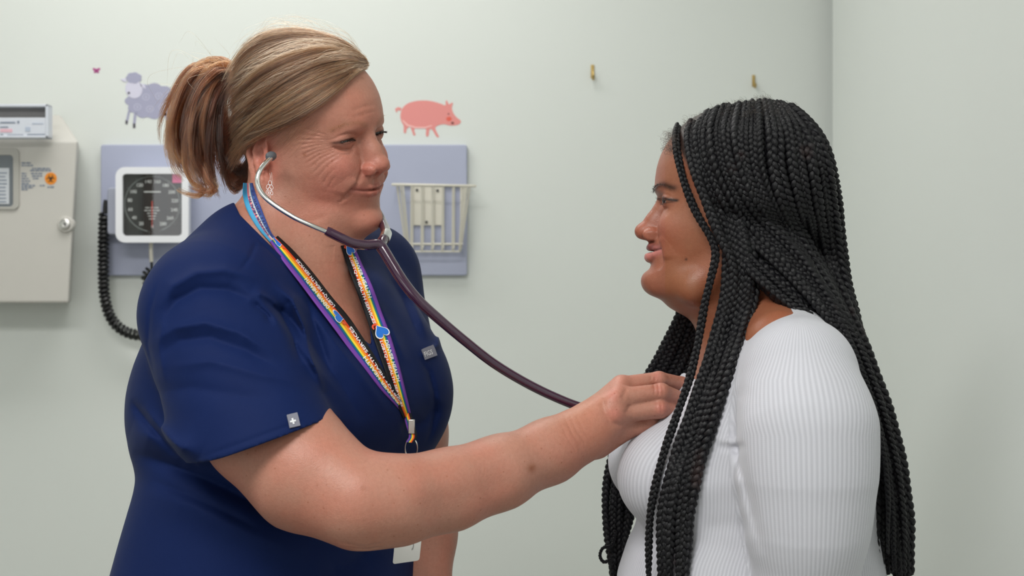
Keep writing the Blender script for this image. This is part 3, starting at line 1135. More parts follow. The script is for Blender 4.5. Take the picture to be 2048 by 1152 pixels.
# ================================================================ the patient
G_YAW = math.pi - math.radians(5)
G_R = np.array(Matrix.Rotation(G_YAW, 3, 'Z'), np.float32)
G_O = np.array(P(1470, 402, 0.0), np.float32)
G_S = 1.0
GIRL_HEAD = dict(
    cran_c=(-3, 0, 32), cran_r=(95, 75, 82), xc=12, pow=2.25,
    face=[(-124, 62, 30, 0), (-115, 88, 38, -4), (-106, 100, 44, -10), (-96, 104, 49, -18), (-84, 102, 54, -28), (-72, 99, 58, -40), (-60, 98, 62, -50),
          (-48, 96, 65, -58), (-35, 91, 68, -64), (-18, 88, 69, -72), (0, 89, 68, -78), (12, 94, 67, -80), (26, 93.5, 66, -80), (42, 89, 63, -78), (58, 81, 58, -70), (74, 66, 48, -60)],
    jaw=[((5, 52, -70), (50, 42, -104), 18, 17), ((50, 42, -104), (88, 14, -102), 16, 13)],
    extra=[((97, 0, -97), (14, 18, 13)), ((48, 0, -118), (36, 34, 18))],
    bumps=[((92, 22, 14), (10, 18, 7), 2.5, True), ((84, 31, -2), (14, 15, 9), -4.5, True), ((80, 15, -4), (12, 7, 10), -4.5, True),
           ((62, 62, 14), (22, 16, 20), -3.0, True),
           ((82, 36, -30), (22, 19, 17), 10.5, True), ((90, 29, -62), (12, 7, 16), -3.0, True), ((96, 0, -90), (12, 20, 8), 2.0),
           ((74, 42, -84), (20, 16, 16), 2.5, True), ((106, 0, -81), (8, 18, 4.5), -2.0),
           ((90, 14, -22), (10, 7, 12), -2.0, True), ((96, 0, 4), (8, 9, 7), -1.0)],
    nose=dict(body=((88, 0, -14), (97, 0, -36), 9, 13.0), bridge=(88, 0, -4), mid=(98, 0, -22), tip=(109.5, 0, -36), rb=6.5, rm=7.5, rt=10.2, ala=(99.5, 14, -40.5), ala_r=(11, 6.5, 7.8), sub=(99, 0, -49), nos=(104, 7, -48)),
    lips=dict(up=[(100.4, 0, -55.5), (99, 7, -54.7), (94, 16, -56), (87, 22, -58)], up_r=[5.0, 4.8, 3.6, 2.0],
              lo=[(101.6, 0, -67.2), (100.2, 8, -66.6), (95, 16, -64.2), (87.5, 22, -60)], lo_r=[6.0, 5.6, 4.2, 2.0],
              line=[(106, 0, -60.8), (104, 8, -61.0), (97, 16, -60.4), (90, 22, -58.5), (86, 25, -57)]),
    eye=dict(c=(75, 31.5, -1), r=12.0, open=dict(c=(87.5, 32, -1.5), r=(9, 12.0, 2.3), roll=-math.radians(5), crease=[(-14, 3), (-7, 7), (2, 8.2), (10, 6.5), (16, 2)])),
)
_cr = []
for sd in (-1, 1):
    crease([(98, 18 * sd, -38), (95, 25 * sd, -50), (90, 28.5 * sd, -62), (86, 30 * sd, -74), (84, 30 * sd, -84)], 3.0, -3.6)
    crease([(88, 32 * sd, -44), (84, 37 * sd, -58), (78, 40 * sd, -72)], 7.0, 2.2)
    crease([(84, 19 * sd, -8), (84, 28 * sd, -12), (78, 42 * sd, -10)], 2.0, -1.2)
GIRL_HEAD['creases'] = _cr

GB_YAW = math.pi - math.radians(2)
def _grow(py, front, back, b, y=0.0):
    f, q = P(front, py, y), P(back, py, y)
    return (f.z, (f.x + q.x) / 2, y, (q.x - f.x) / 2, b * .001)
G_TORSO = [_grow(640, 1478, 1640, 90), _grow(700, 1415, 1680, 150), _grow(760, 1365, 1708, 172), _grow(830, 1322, 1728, 178), _grow(900, 1300, 1735, 175), _grow(980, 1296, 1740, 170),
           _grow(1045, 1286, 1742, 166), _grow(1085, 1262, 1748, 168), _grow(1152, 1240, 1758, 175), _grow(1300, 1232, 1775, 182)]
G_ARM = [nP(1598, 752, -.155), nP(1612, 860, -.185), nP(1614, 960, -.19), nP(1614, 1060, -.19), nP(1612, 1200, -.18), nP(1600, 1400, -.16)]
G_ARM_R = [.062, .0695, .066, .058, .048, .042]


def girl_body_model(F):
    head_sculpt(F, G_O, G_R, G_S, GIRL_HEAD)
    F.add(S_cone(nP(1492, 470, 0), nP(1535, 660, 0), .056, .060), nP(1510, 570, 0), .15, .03)
    F.add(S_cone(nP(1440, 560, 0), nP(1468, 690, 0), .034, .040), nP(1450, 620, 0), .1, .03)
    torso = z_loft(G_TORSO, GB_YAW)
    F.add(lambda p: torso(p) + .004, nP(1500, 900, 0), .50, .03)
    F.add(S_cone(nP(1560, 690, -.12), nP(1545, 650, 0), .040, .050), nP(1550, 670, -.06), .13, .03)
    F.add(S_cone(nP(1560, 700, .13), nP(1545, 650, 0), .045, .050), nP(1550, 670, .06), .13, .03)


def girl_shirt_model(F):
    torso = z_loft(G_TORSO, GB_YAW)
    F.add(lambda p: torso(p) - .003, nP(1500, 900, 0), .50, .0)
    for m in (1, -1):
        c = nP(1330, 938, 0) + np.array((0, .075 * m, 0), np.float32)
        F.add(S_ell(c, (.063, .070, .060)), c, .075, .035)
    c = nP(1320, 925, 0); F.add(S_ell(c, (.045, .06, .045)), c, .07, .03)
    # shoulders
    for m in (-1, 1):
        F.add(S_cone(nP(1600, 745, .145 * m), nP(1548, 684, .05 * m), .060, .055), nP(1580, 720, .1 * m), .13, .035)
    # near arm: a crease divides it from the torso
    def arm(p):
        return sub_chain_field(G_ARM, G_ARM_R)(p)
    F.add(arm, nP(1610, 980, -.17), .34, .010)
    far = [p * np.array((1, -1, 1), np.float32) for p in G_ARM]
    F.add(lambda p: sub_chain_field(far, [r * .95 for r in G_ARM_R])(p), nP(1560, 950, .16), .34, .02)
    for pts, w, am in G_FOLDS:
        A = [nP(x, y, -.15) for x, y in pts]
        c, r = bnd(*A)
        def fn(p, A=A, w=w, am=am):
            k = (CAM_D + p[..., 1]) / (CAM_D - .15)
            q = np.stack([p[..., 0] / k, p[..., 1], (p[..., 2] - CAM_Z) / k + CAM_Z], -1)
            dd, t = stroke_dist(q, A, (0, 2))
            return am * .001 * np.exp(-(dd / (w * .001)) ** 2) * np.clip(np.minimum(t, 1 - t) * 4, 0, 1) * (p[..., 1] < .0)
        F.disp(fn, c, r + .2)
    # neckline
    NK = [(1300, 560), (1365, 738), (1385, 760), (1420, 745), (1462, 690), (1500, 642), (1548, 612), (1560, 610), (1592, 612), (1640, 560)]
    def neck(p):
        X, Z = _poly_cut(p, None)
        # use coordinates at the body's middle plane so that the neckline runs round the neck
        X = 1024 + p[..., 0] / .0006; Z = 576 - (p[..., 2] - CAM_Z) / .0006
        nxs = np.array([q[0] for q in NK], float); nys = np.array([q[1] for q in NK], float)
        line = np.interp(X, nxs, nys)
        side = np.abs(p[..., 1]) / .095
        return np.maximum((Z - line) * .0006 * .8 + 0.0 * side, (np.abs(p[..., 1]) - .105))
    F.sub(neck, nP(1480, 640, 0), .24, .003)


G_FOLDS = [
    ([(1500, 770), (1470, 800), (1458, 840), (1464, 880)], 9, -2.0),
    ([(1430, 893), (1475, 897), (1495, 890)], 5, -1.8),
    ([(1425, 880), (1470, 884), (1490, 876)], 5, 1.5),
    ([(1478, 800), (1470, 870), (1485, 940), (1500, 1000), (1524, 1110)], 6, -5.0),
    ([(1400, 1060), (1460, 1050), (1510, 1060)], 12, -2.0),
    ([(1390, 980), (1450, 970), (1490, 980)], 16, 2.0),
]

girl = empty('person', (G_O[0], 0, 0.0))
tag(girl, 'person with long black box braids in a white ribbed long-sleeved top, seen in profile', 'person')
_p, _q = polygonise(girl_body_model, (0.10, -0.24, 0.93), (0.47, 0.22, 1.66), 0.00125)
_p, _q = largest(_p, _q)
body_me = np_mesh('body', _p, _q)
hl = to_local(_p, G_O, G_R, G_S)
col = np.tile(lin(150, 96, 70), (len(_p), 1))
col = blend(col, gm(hl, (84, 40, -30), (24, 30, 20)), lin(168, 110, 88), .8)
col = blend(col, gm(hl, (84, 30, -10), (20, 30, 14)), lin(168, 114, 92), .5)
col = blend(col, gm(hl, (60, 50, -90), (50, 40, 30)), lin(146, 92, 62), .6)
col = blend(col, gm(hl, (110, 5, -36), (10, 14, 10)), lin(178, 108, 82), .5)
col = blend(col, gm(hl, (90, 20, 40), (24, 60, 24)), lin(150, 104, 84), .5)
L = GIRL_HEAD['lips']
for m in (1, -1):
    for ch, cc in (('up', lin(122, 66, 62)), ('lo', lin(196, 126, 118))):
        pts = [(a, b * m, c) for a, b, c in L[ch]]
        g = stroke_mask(hl, pts, 5.2, (1, 2)) * (hl[:, 0] > 84)
        col = blend(col, g * 1.4, cc, .85)
    g = stroke_mask(hl, [(a, b * m, c) for a, b, c in L['line']], 1.3, (1, 2)) * (hl[:, 0] > 80)
    col = blend(col, g, lin(60, 26, 26), .85)
    brow = [(98, 9 * m, 12), (96, 22 * m, 17), (90, 36 * m, 18.5), (78, 47 * m, 13)]
    g = stroke_mask(hl, brow, 3.6, (1, 2)) * (hl[:, 0] > 55)
    col = blend(col, g * 1.2, lin(70, 46, 36), .8)
    g = stroke_mask(hl, [(84, 18.5 * m, -3.5), (86, 27 * m, 2), (84, 38 * m, 2.2), (77, 48 * m, -1.8)], 1.7, (1, 2)) * (hl[:, 0] > 55)
    col = blend(col, g * 1.2, lin(28, 16, 12), .95)
    g = stroke_mask(hl, [(84, 22 * m, -5.0), (84, 34 * m, -5.8), (77, 46 * m, -3.5)], 1.0, (1, 2)) * (hl[:, 0] > 55)
    col = blend(col, g, lin(50, 28, 22), .7)
g = gm(hl, (60, 56, -71), (1.6, 20, 1.6)) * (hl[:, 1] > 0)
col = blend(col, g, lin(50, 26, 18), .9)
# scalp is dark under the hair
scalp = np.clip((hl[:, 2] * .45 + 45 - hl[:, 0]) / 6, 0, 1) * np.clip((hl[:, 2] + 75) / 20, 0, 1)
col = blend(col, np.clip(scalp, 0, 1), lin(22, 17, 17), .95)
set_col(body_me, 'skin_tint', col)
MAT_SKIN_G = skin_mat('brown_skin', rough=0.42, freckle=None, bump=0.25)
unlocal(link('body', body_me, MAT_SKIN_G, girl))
E_ = GIRL_HEAD['eye']
for m in (1, -1):
    eye_mesh('eye', girl, G_O, G_R, G_S, (E_['c'][0], E_['c'][1] * m, E_['c'][2]), E_['r'], (0.03, 0.015, 0.01), gaze=(1, .12, -0.05), sclera=(.30, .24, .22))

_m = NT('white_ribbed_knit')
_at = _m.n('ShaderNodeAttribute', attribute_name='rib')
_w = _m.n('ShaderNodeTexWave'); _w.wave_type = 'BANDS'; _w.bands_direction = 'X'
_w.inputs['Scale'].default_value = 68
_m.l(_at.outputs['Vector'], _w.inputs['Vector'])
_w2 = _m.n('ShaderNodeTexWave'); _w2.wave_type = 'BANDS'; _w2.bands_direction = 'Z'
_w2.inputs['Scale'].default_value = 150; _m.l(_at.outputs['Vector'], _w2.inputs['Vector'])
_mx = _m.mix(0.14, _w.outputs[0], _w2.outputs[0])
_m.l(_m.mix(_w.outputs[0], srgb(184, 184, 192), srgb(200, 200, 208)), _m.b.inputs['Base Color'])
_m.set(Roughness=0.85, Sheen_Weight=0.2, Specular_IOR_Level=0.2)
_m.bump(_mx, 0.4, 0.0005)
MAT_RIB = _m.m
_p, _q = polygonise(girl_shirt_model, (0.08, -0.28, 0.90), (0.50, 0.26, 1.40), 0.0022)
_p, _q = largest(_p, _q)
_me = np_mesh('ribbed_top', _p, _q)
# knitting direction: across the wale (u) and along it (w), round the arm or round the body
_arm = sub_chain_field(G_ARM, G_ARM_R)(_p[None])[0] < .006
_ax = np.stack([np.interp(_p[:, 2], [q[2] for q in G_ARM][::-1], [q[k] for q in G_ARM][::-1]) for k in (0, 1)], 1)
_ua = np.arctan2(_p[:, 0] - _ax[:, 0], -(_p[:, 1] - _ax[:, 1])) * .067
_T = seg_interp(G_TORSO)
_cx, _ca, _cb = (np.interp(_p[:, 2], _T[0], _T[k]) for k in (1, 3, 4))
_ut = np.arctan2(_p[:, 1] / _cb, -(_p[:, 0] - _cx) / _ca) * .17
_u = np.where(_arm, _ua, _ut)
_r = _me.attributes.new('rib', 'FLOAT_VECTOR', 'POINT')
_r.data.foreach_set('vector', np.stack([_u, _u * 0, _p[:, 2]], 1).astype(np.float32).ravel())
unlocal(link('ribbed_top', _me, MAT_RIB, girl))
# ---------------------------------------------------------------- hair
def on_shell(px, py, O, R, c, r, side=-1):
    """point of the ellipsoid shell (head mm) seen at a pixel; side -1 is the one towards the camera"""
    O = Vector(O); Rm = Matrix(np.asarray(R).tolist())
    cw = O + Rm @ Vector(c) * .001
    eye = Vector((0, -CAM_D, CAM_Z))
    d = (P(px, py, 0) - eye).normalized()
    o = Rm.transposed() @ (eye - cw) * 1000; dl = Rm.transposed() @ d
    rr = Vector(r)
    a_ = Vector([dl[i] / rr[i] for i in range(3)]); o_ = Vector([o[i] / rr[i] for i in range(3)])
    A = a_.dot(a_); B = a_.dot(o_); C_ = o_.dot(o_) - 1
    D = B * B - A * C_
    t = (-B - math.sqrt(max(D, 0))) / A if side < 0 else (-B + math.sqrt(max(D, 0))) / A
    return eye + d * (t * .001)


def hair_object(name, strands, radius, mat, parent, tone=None, tip=0.35):
    """strands: (n, k, 3) array"""
    n, k, _ = strands.shape
    hc = bpy.data.hair_curves.new(name)
    hc.add_curves([k] * n)
    hc.attributes['position'].data.foreach_set('vector', strands.astype(np.float32).ravel()) if 'position' in hc.attributes else hc.points.foreach_set('position', strands.astype(np.float32).ravel())
    ra = hc.attributes.get('radius') or hc.attributes.new('radius', 'FLOAT', 'POINT')
    prof = np.interp(np.linspace(0, 1, k), [0, .7, 1], [1, 1, tip])
    rad = (np.asarray(radius).reshape(-1, 1) * np.ones((n, 1))) * prof[None]
    ra.data.foreach_set('value', rad.astype(np.float32).ravel())
    if tone is not None:
        ta = hc.attributes.new('tone', 'FLOAT', 'CURVE')
        ta.data.foreach_set('value', tone.astype(np.float32))
    o = bpy.data.objects.new(name, hc)
    COL.objects.link(o)
    hc.materials.append(mat)
    o.parent = parent
    return unlocal(o)


def hair_mat(name, stops, rough=0.32):
    m = bpy.data.materials.new(name); m.use_nodes = True
    t = m.node_tree; t.nodes.remove(t.nodes['Principled BSDF'])
    h = t.nodes.new('ShaderNodeBsdfHairPrincipled')
    h.parametrization = 'COLOR'
    h.inputs['Roughness'].default_value = rough
    h.inputs['Radial Roughness'].default_value = 0.5
    h.inputs['Coat'].default_value = 0.0
    h.inputs['Random Roughness'].default_value = 0.3
    a = t.nodes.new('ShaderNodeAttribute'); a.attribute_name = 'tone'
    r = t.nodes.new('ShaderNodeValToRGB')
    e = r.color_ramp.elements
    e[0].position, e[0].color = stops[0]
    e[1].position, e[1].color = stops[-1]
    for p, c in stops[1:-1]:
        x = e.new(p); x.color = c
    t.links.new(a.outputs['Fac'], r.inputs[0])
    t.links.new(r.outputs[0], h.inputs['Color'])
    t.links.new(h.outputs[0], t.nodes['Material Output'].inputs['Surface'])
    return m


MAT_BLONDE = hair_mat('blonde_hair', [(0.0, srgb(50, 30, 20)), (0.35, srgb(98, 64, 44)), (0.7, srgb(148, 106, 74)), (1.0, srgb(198, 156, 116))])
MAT_COPPER = hair_mat('copper_brown_hair', [(0.0, srgb(30, 15, 10)), (0.4, srgb(78, 40, 24)), (0.75, srgb(128, 76, 44)), (1.0, srgb(196, 146, 98))])


def interp_guides(G, K=40):
    return np.stack([spline(g, K) for g in G])          # (ng, K, 3)


def sample_family(GA, n, k, t0=lambda: 0.0, t1=lambda: 1.0, jitter=.002, clump=9, lift=None, rng=RNG, wave=.0012, tight=.35):
    """GA (ng, K, 3): random blends between neighbouring guides, with clumping and gentle waviness"""
    ng, K, _ = GA.shape
    out = np.zeros((n, k, 3)); tone = np.zeros(n)
    nc = max(1, n // clump)
    cu = np.sort(rng.random(nc)) * (ng - 1)
    coff = rng.normal(0, 1, (nc, 3)) * jitter
    cph = rng.random((nc, 3)) * 6.28
    cl = .82 + .18 * rng.random(nc)
    for i in range(n):
        c = rng.integers(nc)
        u = np.clip(cu[c] + rng.normal(0, .05) * (ng - 1) / 6, 0, ng - 1 - 1e-6)
        a = int(u); f = u - a
        cur = GA[a] * (1 - f) + GA[a + 1] * f
        s0, s1 = t0(), min(t1(), 1.0) * cl[c]
        tt = np.linspace(s0, s1, k) * (K - 1)
        ii = np.clip(tt.astype(int), 0, K - 2); ff = (tt - ii)[:, None]
        q = cur[ii] * (1 - ff) + cur[ii + 1] * ff
        w = np.sin(np.linspace(0, 1, k) * (6 + cph[c, 2]) + cph[c, 0]) * wave * np.linspace(.2, 1, k)
        q = q + coff[c] * np.linspace(.3, 1, k)[:, None] + rng.normal(0, 1, 3) * jitter * tight
        q[:, 2] += w; q[:, 1] += w * .7
        out[i] = q
        tone[i] = (math.sin(cph[c, 1]) * .5 + .5)
    return out, tone


N_SH = ((-3, 0, 28), (98, 79, 91))
HG = [
    [(726, 116), (690, 86), (640, 68), (590, 60), (540, 66), (497, 92), (468, 130), (450, 165)],
    [(731, 121), (695, 104), (640, 98), (580, 112), (525, 140), (480, 178), (451, 212)],
    [(733, 126), (700, 120), (645, 128), (585, 153), (530, 188), (485, 227), (455, 260)],
    [(734, 130), (700, 134), (650, 150), (590, 182), (535, 218), (488, 258), (458, 294)],
    [(730, 135), (695, 148), (640, 178), (585, 210), (532, 245), (488, 286), (460, 324)],
    [(716, 142), (680, 168), (630, 203), (575, 236), (525, 262), (488, 292), (462, 336)],
    [(700, 153), (665, 190), (618, 224), (570, 250), (525, 267), (492, 286), (472, 318), (458, 352)],
]
def shell_line(pts, sh, side=-1, O=None, R=None):
    return [on_shell(x, y, N_O if O is None else O, N_R if R is None else R, sh[0], sh[1], side) for x, y in pts]
_G = interp_guides([shell_line(g, N_SH) for g in HG])
# push strands off the shell as the family goes down over the ear
_G[5] += np.array((0, -.004, 0)) ; _G[6] += np.array((0, -.006, 0))
_rn = np.random.default_rng(3)
s1, t1 = sample_family(_G, 15000, 18, t0=lambda: max(0, _rn.random() * .62 - .12), t1=lambda: .86 + .14 * _rn.random(), jitter=.0028, clump=16, rng=_rn, wave=.0018)
# tone: streaks, lighter towards the front edge
t1 = np.clip(t1 * .8 - .06 + _rn.normal(0, .16, len(t1)), 0, 1)
# the far half is the near half mirrored in the head's own frame
def mirror(S, O, R):
    q = (S - np.asarray(O)) @ np.asarray(R)
    q[..., 1] *= -1
    return q @ np.asarray(R).T + np.asarray(O)
_sf, _tf = sample_family(_G[3:], 4000, 14, t0=lambda: max(0, _rn.random() * .62 - .12), t1=lambda: .86 + .14 * _rn.random(), jitter=.0022, clump=22, rng=_rn)
_far = mirror(_sf, N_O, N_R)
_fl = (_far - np.asarray(N_O)) @ np.asarray(N_R) * 1000
_ok = _fl[:, 0, 0] < 52
_far, _tf = _far[_ok], _tf[_ok]
# hair over the crown between the halves
hair_object('hair', s1, .00016, MAT_BLONDE, nurse, t1)
hair_object('hair', _far, .00018, MAT_BLONDE, nurse, _tf * .6 + .2)
# hair behind the ear and at the nape, drawn up into the tie (darker underside)
NG = [[(505, 300), (490, 330), (470, 320), (455, 270), (450, 220)], [(500, 350), (484, 365), (468, 340), (455, 290), (448, 230)], [(480, 372), (468, 380), (458, 350), (450, 300), (445, 240)],
      [(462, 360), (455, 340), (450, 300), (445, 250), (442, 200)]]
NSH = ((-6, 0, 5), (96, 66, 96))
_G = interp_guides([shell_line(g, NSH) for g in NG])
s2, t2 = sample_family(_G, 2600, 12, jitter=.004, clump=14, rng=_rn)
hair_object('nape_hair', np.concatenate([s2, mirror(s2[::2], N_O, N_R)]), .00017, MAT_COPPER, nurse, np.concatenate([t2, t2[::2]]) * .35)

# ponytail
TIE = [nP(452, 165, .03)]
def pt(px, py, y): return nP(px, py, y + .045)
PG = [
    [pt(456, 132, .0), pt(432, 124, .0), pt(400, 132, -.005), pt(372, 165, -.01), pt(352, 215, -.01), pt(343, 262, -.01), pt(350, 305, -.01), pt(372, 330, -.01)],
    [pt(458, 140, -.01), pt(430, 136, -.02), pt(398, 152, -.03), pt(376, 195, -.035), pt(362, 245, -.035), pt(362, 290, -.03), pt(382, 335, -.03), pt(408, 372, -.025)],
    [pt(458, 150, -.015), pt(436, 152, -.035), pt(410, 180, -.045), pt(394, 225, -.05), pt(388, 275, -.05), pt(396, 320, -.045), pt(414, 355, -.04), pt(420, 382, -.035)],
    [pt(458, 165, -.015), pt(442, 172, -.035), pt(428, 205, -.045), pt(420, 250, -.045), pt(422, 300, -.04), pt(430, 340, -.035), pt(436, 370, -.03), pt(440, 385, -.02)],
    [pt(458, 180, .0), pt(448, 195, -.01), pt(440, 230, -.015), pt(436, 275, -.015), pt(438, 320, -.015), pt(444, 350, -.01), pt(450, 372, -.005), pt(452, 380, .0)],
    [pt(458, 170, .02), pt(440, 165, .035), pt(415, 185, .04), pt(400, 230, .045), pt(396, 280, .045), pt(404, 320, .04), pt(420, 350, .04), pt(432, 372, .03)],
    [pt(456, 145, .02), pt(425, 138, .03), pt(392, 160, .035), pt(368, 205, .04), pt(354, 255, .035), pt(352, 300, .03), pt(368, 335, .03), pt(392, 360, .02)],
    [pt(456, 134, .01), pt(428, 126, .015), pt(396, 138, .015), pt(368, 175, .01), pt(350, 222, .01), pt(344, 268, .01), pt(352, 310, .01), pt(374, 338, .0)],
]
_G = interp_guides(PG)
s3, t3 = sample_family(_G, 5600, 24, t1=lambda: .62 + .42 * _rn.random(), jitter=.0080, clump=60, rng=_rn, wave=.0075, tight=.2)
hh = np.clip((s3[:, 4, 2] - nP(400, 210, 0)[2]) / .06, 0, 1)
t3 = np.clip(t3 * .5 - .14 + .36 * hh ** 1.5 + _rn.normal(0, .1, len(t3)), 0, 1)
hair_object('ponytail', s3, .00017, MAT_COPPER, nurse, t3)
# loose curls at the ends of the ponytail
CG = [[pt(365, 300, -.03), pt(368, 335, -.03), pt(385, 368, -.035), pt(405, 378, -.04), pt(395, 392, -.045), pt(365, 384, -.045), pt(350, 376, -.045)],
      [pt(400, 330, -.04), pt(412, 360, -.045), pt(425, 378, -.045), pt(418, 388, -.045), pt(398, 384, -.045), pt(380, 376, -.045)],
      [pt(345, 270, -.01), pt(342, 300, -.01), pt(355, 325, -.015), pt(372, 322, -.02), pt(375, 300, -.02), pt(368, 285, -.02)]]
for g, nn in zip(CG, (90, 110, 60)):
    ga = interp_guides([g, [q + np.array((.004, .002, .002), np.float32) for q in g]])
    s4, t4 = sample_family(ga, nn, 26, jitter=.0025, clump=8, rng=_rn)
    hair_object('loose_curl', s4, .00015, MAT_COPPER, nurse, np.clip(t4 * .5 + .35, 0, 1))
# flyaway hairs
fl = []
for i in range(330):
    g = HG[_rn.integers(0, 3)] if _rn.random() < .7 else HG[_rn.integers(3, 7)]
    L = spline(shell_line(g, N_SH), 30)
    a = _rn.integers(0, 18); seg = L[a:a + _rn.integers(7, 12)]
    n_ = ((seg - np.asarray(N_O)) / np.linalg.norm(seg - np.asarray(N_O), axis=1)[:, None])
    hgt = _rn.random() * .014 + .003
    s = np.linspace(0, 1, len(seg))
    cu = _rn.random() * .0022; fq = 8 + 14 * _rn.random()
    seg = seg + np.stack([np.cos(s * fq) * cu, np.zeros_like(s), np.sin(s * fq) * cu], 1) * s[:, None] + n_ * (hgt * np.sin(s * PI * (.6 + .4 * _rn.random())))[:, None] + _rn.normal(0, .002, 3) * s[:, None]
    fl.append(spline(seg, 12))
for i in range(60):
    a = pt(_rn.integers(400, 460), _rn.integers(120, 170), _rn.normal(0, .02))
    b = a + np.array((_rn.normal(-.01, .02), _rn.normal(0, .01), _rn.normal(.0, .014)))
    c = b + np.array((_rn.normal(-.015, .015), _rn.normal(0, .01), _rn.normal(-.015, .015)))
    fl.append(spline([a, b, c], 12))
for i in range(60):     # wisps in front of the ear
    x, y = 640 - _rn.random() * 90, 225 + _rn.random() * 35
    L = shell_line([(x, y), (x - 20, y + 12 + 8 * _rn.random()), (x - 45, y + 22 + 26 * _rn.random()), (x - 62, y + 30 + 40 * _rn.random())], ((-3, 0, 20), (96, 77, 100)))
    fl.append(spline(L, 12))
fl = np.array(fl)
hair_object('flyaway_hair', fl, .00009, MAT_BLONDE, nurse, np.clip(_rn.normal(.6, .2, len(fl)), 0, 1), tip=.2)

# eyelashes, eyebrows
def lashes(name, parent, O, R, base, dirs, n, length, rad, mat, jit=.15, tone=.1):
    O = np.asarray(O); R = np.asarray(R)
    S = []
    for m in (1, -1):
        pts = np.array([(a, b * m, c) for a, b, c in base]); L = spline(pts, 60)
        for i in range(n):
            p = L[_rn.integers(0, 60)] + _rn.normal(0, .25, 3)
            d = np.array((dirs[0], dirs[1] * m, dirs[2])) + _rn.normal(0, jit, 3)
            d /= np.linalg.norm(d)
            ln = length * (.6 + .6 * _rn.random())
            q = np.stack([p, p + d * ln * .5, p + d * ln * .85 + np.array((0, 0, ln * dirs[3])), p + d * ln + np.array((0, 0, ln * dirs[3] * 2.2))])
            S.append(q)
    S = np.array(S) * .001 @ R.T + O
    return hair_object(name, S, rad, mat, parent, np.full(len(S), tone), tip=.15)

MAT_LASH = plain('dark_lashes', srgb(28, 20, 16), 0.5)
MAT_BROW = hair_mat('light_brown_brow', [(0, srgb(90, 60, 40)), (1, srgb(170, 128, 92))])
lashes('eyelashes', nurse, N_O, N_R, [(82, 20, -.6), (85.2, 27, .8), (84.8, 36, .9), (79, 46, -.6)], (1, .25, -.45, .06), 110, 3.9, .00009, MAT_LASH)
lashes('eyebrow', nurse, N_O, N_R, [(93.5, 15, 15), (91, 24, 19), (84, 38, 19.5), (74.5, 48, 15)], (-.1, 1, .25, -.1), 70, 4.5, .00007, MAT_BROW, jit=.3, tone=.5)
lashes('eyelashes', girl, G_O, G_R, [(85, 19, -3.5), (89.5, 26, .6), (89, 36, 1.0), (82, 46, -2)], (1, .2, -.10, .12), 44, 5.0, .00008, MAT_LASH)
lashes('lower_lashes', girl, G_O, G_R, [(85, 22, -4.6), (88, 33, -4.6), (82, 44, -3.6)], (1, .2, -.5, .0), 22, 2.6, .00007, MAT_LASH)
lashes('eyebrow', girl, G_O, G_R, [(97.6, 11, 11), (96.2, 22, 16.0), (89, 36, 17.5), (78.5, 47, 12.5)], (-.10, 1, .25, -.1), 170, 4.6, .00009, MAT_LASH, jit=.3)


# ---------------------------------------------------------------- box braids
def braid_mesh(name, path, W, phase=0.0, up=None, taper_end=True, sides=6, per=11, rng=RNG):
    """a three-strand plait of width W (m) along path (list of points)"""
    L0 = spline(path, 60)
    ln = np.linalg.norm(np.diff(L0, axis=0), axis=1).sum()
    lam = W * 1.95
    n = max(12, int(ln / lam * per))
    C = spline(path, n)
    T = np.gradient(C, axis=0); T /= np.linalg.norm(T, axis=1)[:, None]
    ref = np.array((0, -1.0, 0)) if up is None else np.asarray(up, float)
    N = np.zeros_like(C); B = np.zeros_like(C)
    tw = rng.normal(0, .35) + rng.normal(0, .5) * np.linspace(0, 1, n)
    for i in range(n):
        r = ref - T[i] * (ref @ T[i]); r /= np.linalg.norm(r) + 1e-9
        b = np.cross(T[i], r)
        c, s = math.cos(tw[i]), math.sin(tw[i])
        N[i] = r * c + b * s; B[i] = -r * s + b * c
    s = np.linspace(0, ln, n)
    th = 2 * PI * s / lam + phase
    w = W * (1 + .06 * np.sin(s * 90 + phase * 3))
    w = w * np.interp(s / ln, [0, .03, .9, 1], [.75, 1, .9, .55])
    V, Fc, U = [], [], []
    for k in range(3):
        ph = th + 2 * PI * k / 3
        lat = np.sin(ph) * w * .27
        dep = np.sin(2 * ph) * w * .17
        ctr = C + B * lat[:, None] + N * dep[:, None]
        tt = np.gradient(ctr, axis=0); tt /= np.linalg.norm(tt, axis=1)[:, None]
        nn = N - tt * (N * tt).sum(1)[:, None]; nn /= np.linalg.norm(nn, axis=1)[:, None]
        bb = np.cross(tt, nn)
        a = np.arange(sides) / sides * 2 * PI
        # lobes swell on the outside of each crossing
        sw = .80 + .36 * np.abs(np.sin(ph))
        ring = ctr[:, None] + nn[:, None] * (np.sin(a)[None, :, None] * (w * .215 * sw)[:, None, None]) + bb[:, None] * (np.cos(a)[None, :, None] * (w * .245 * sw)[:, None, None])
        b0 = len(V) * n * sides
        V.append(ring.reshape(-1, 3))
        i = np.arange(n - 1)[:, None]; j = np.arange(sides)[None]
        j2 = (j + 1) % sides
        q = np.stack([i * sides + j, i * sides + j2, (i + 1) * sides + j2, (i + 1) * sides + j], -1).reshape(-1, 4) + b0
        Fc.append(q)
        uu = np.stack([np.broadcast_to(np.arange(sides)[None] / sides, (n, sides)), np.broadcast_to((s / W)[:, None], (n, sides)), np.full((n, sides), k * .37)], -1)
        U.append(uu.reshape(-1, 3))
    V = np.concatenate(V); Fc = np.concatenate(Fc); U = np.concatenate(U)
    me = np_mesh(name, V, Fc)
    at = me.attributes.new('plait', 'FLOAT_VECTOR', 'POINT')
    at.data.foreach_set('vector', U.astype(np.float32).ravel())
    return me


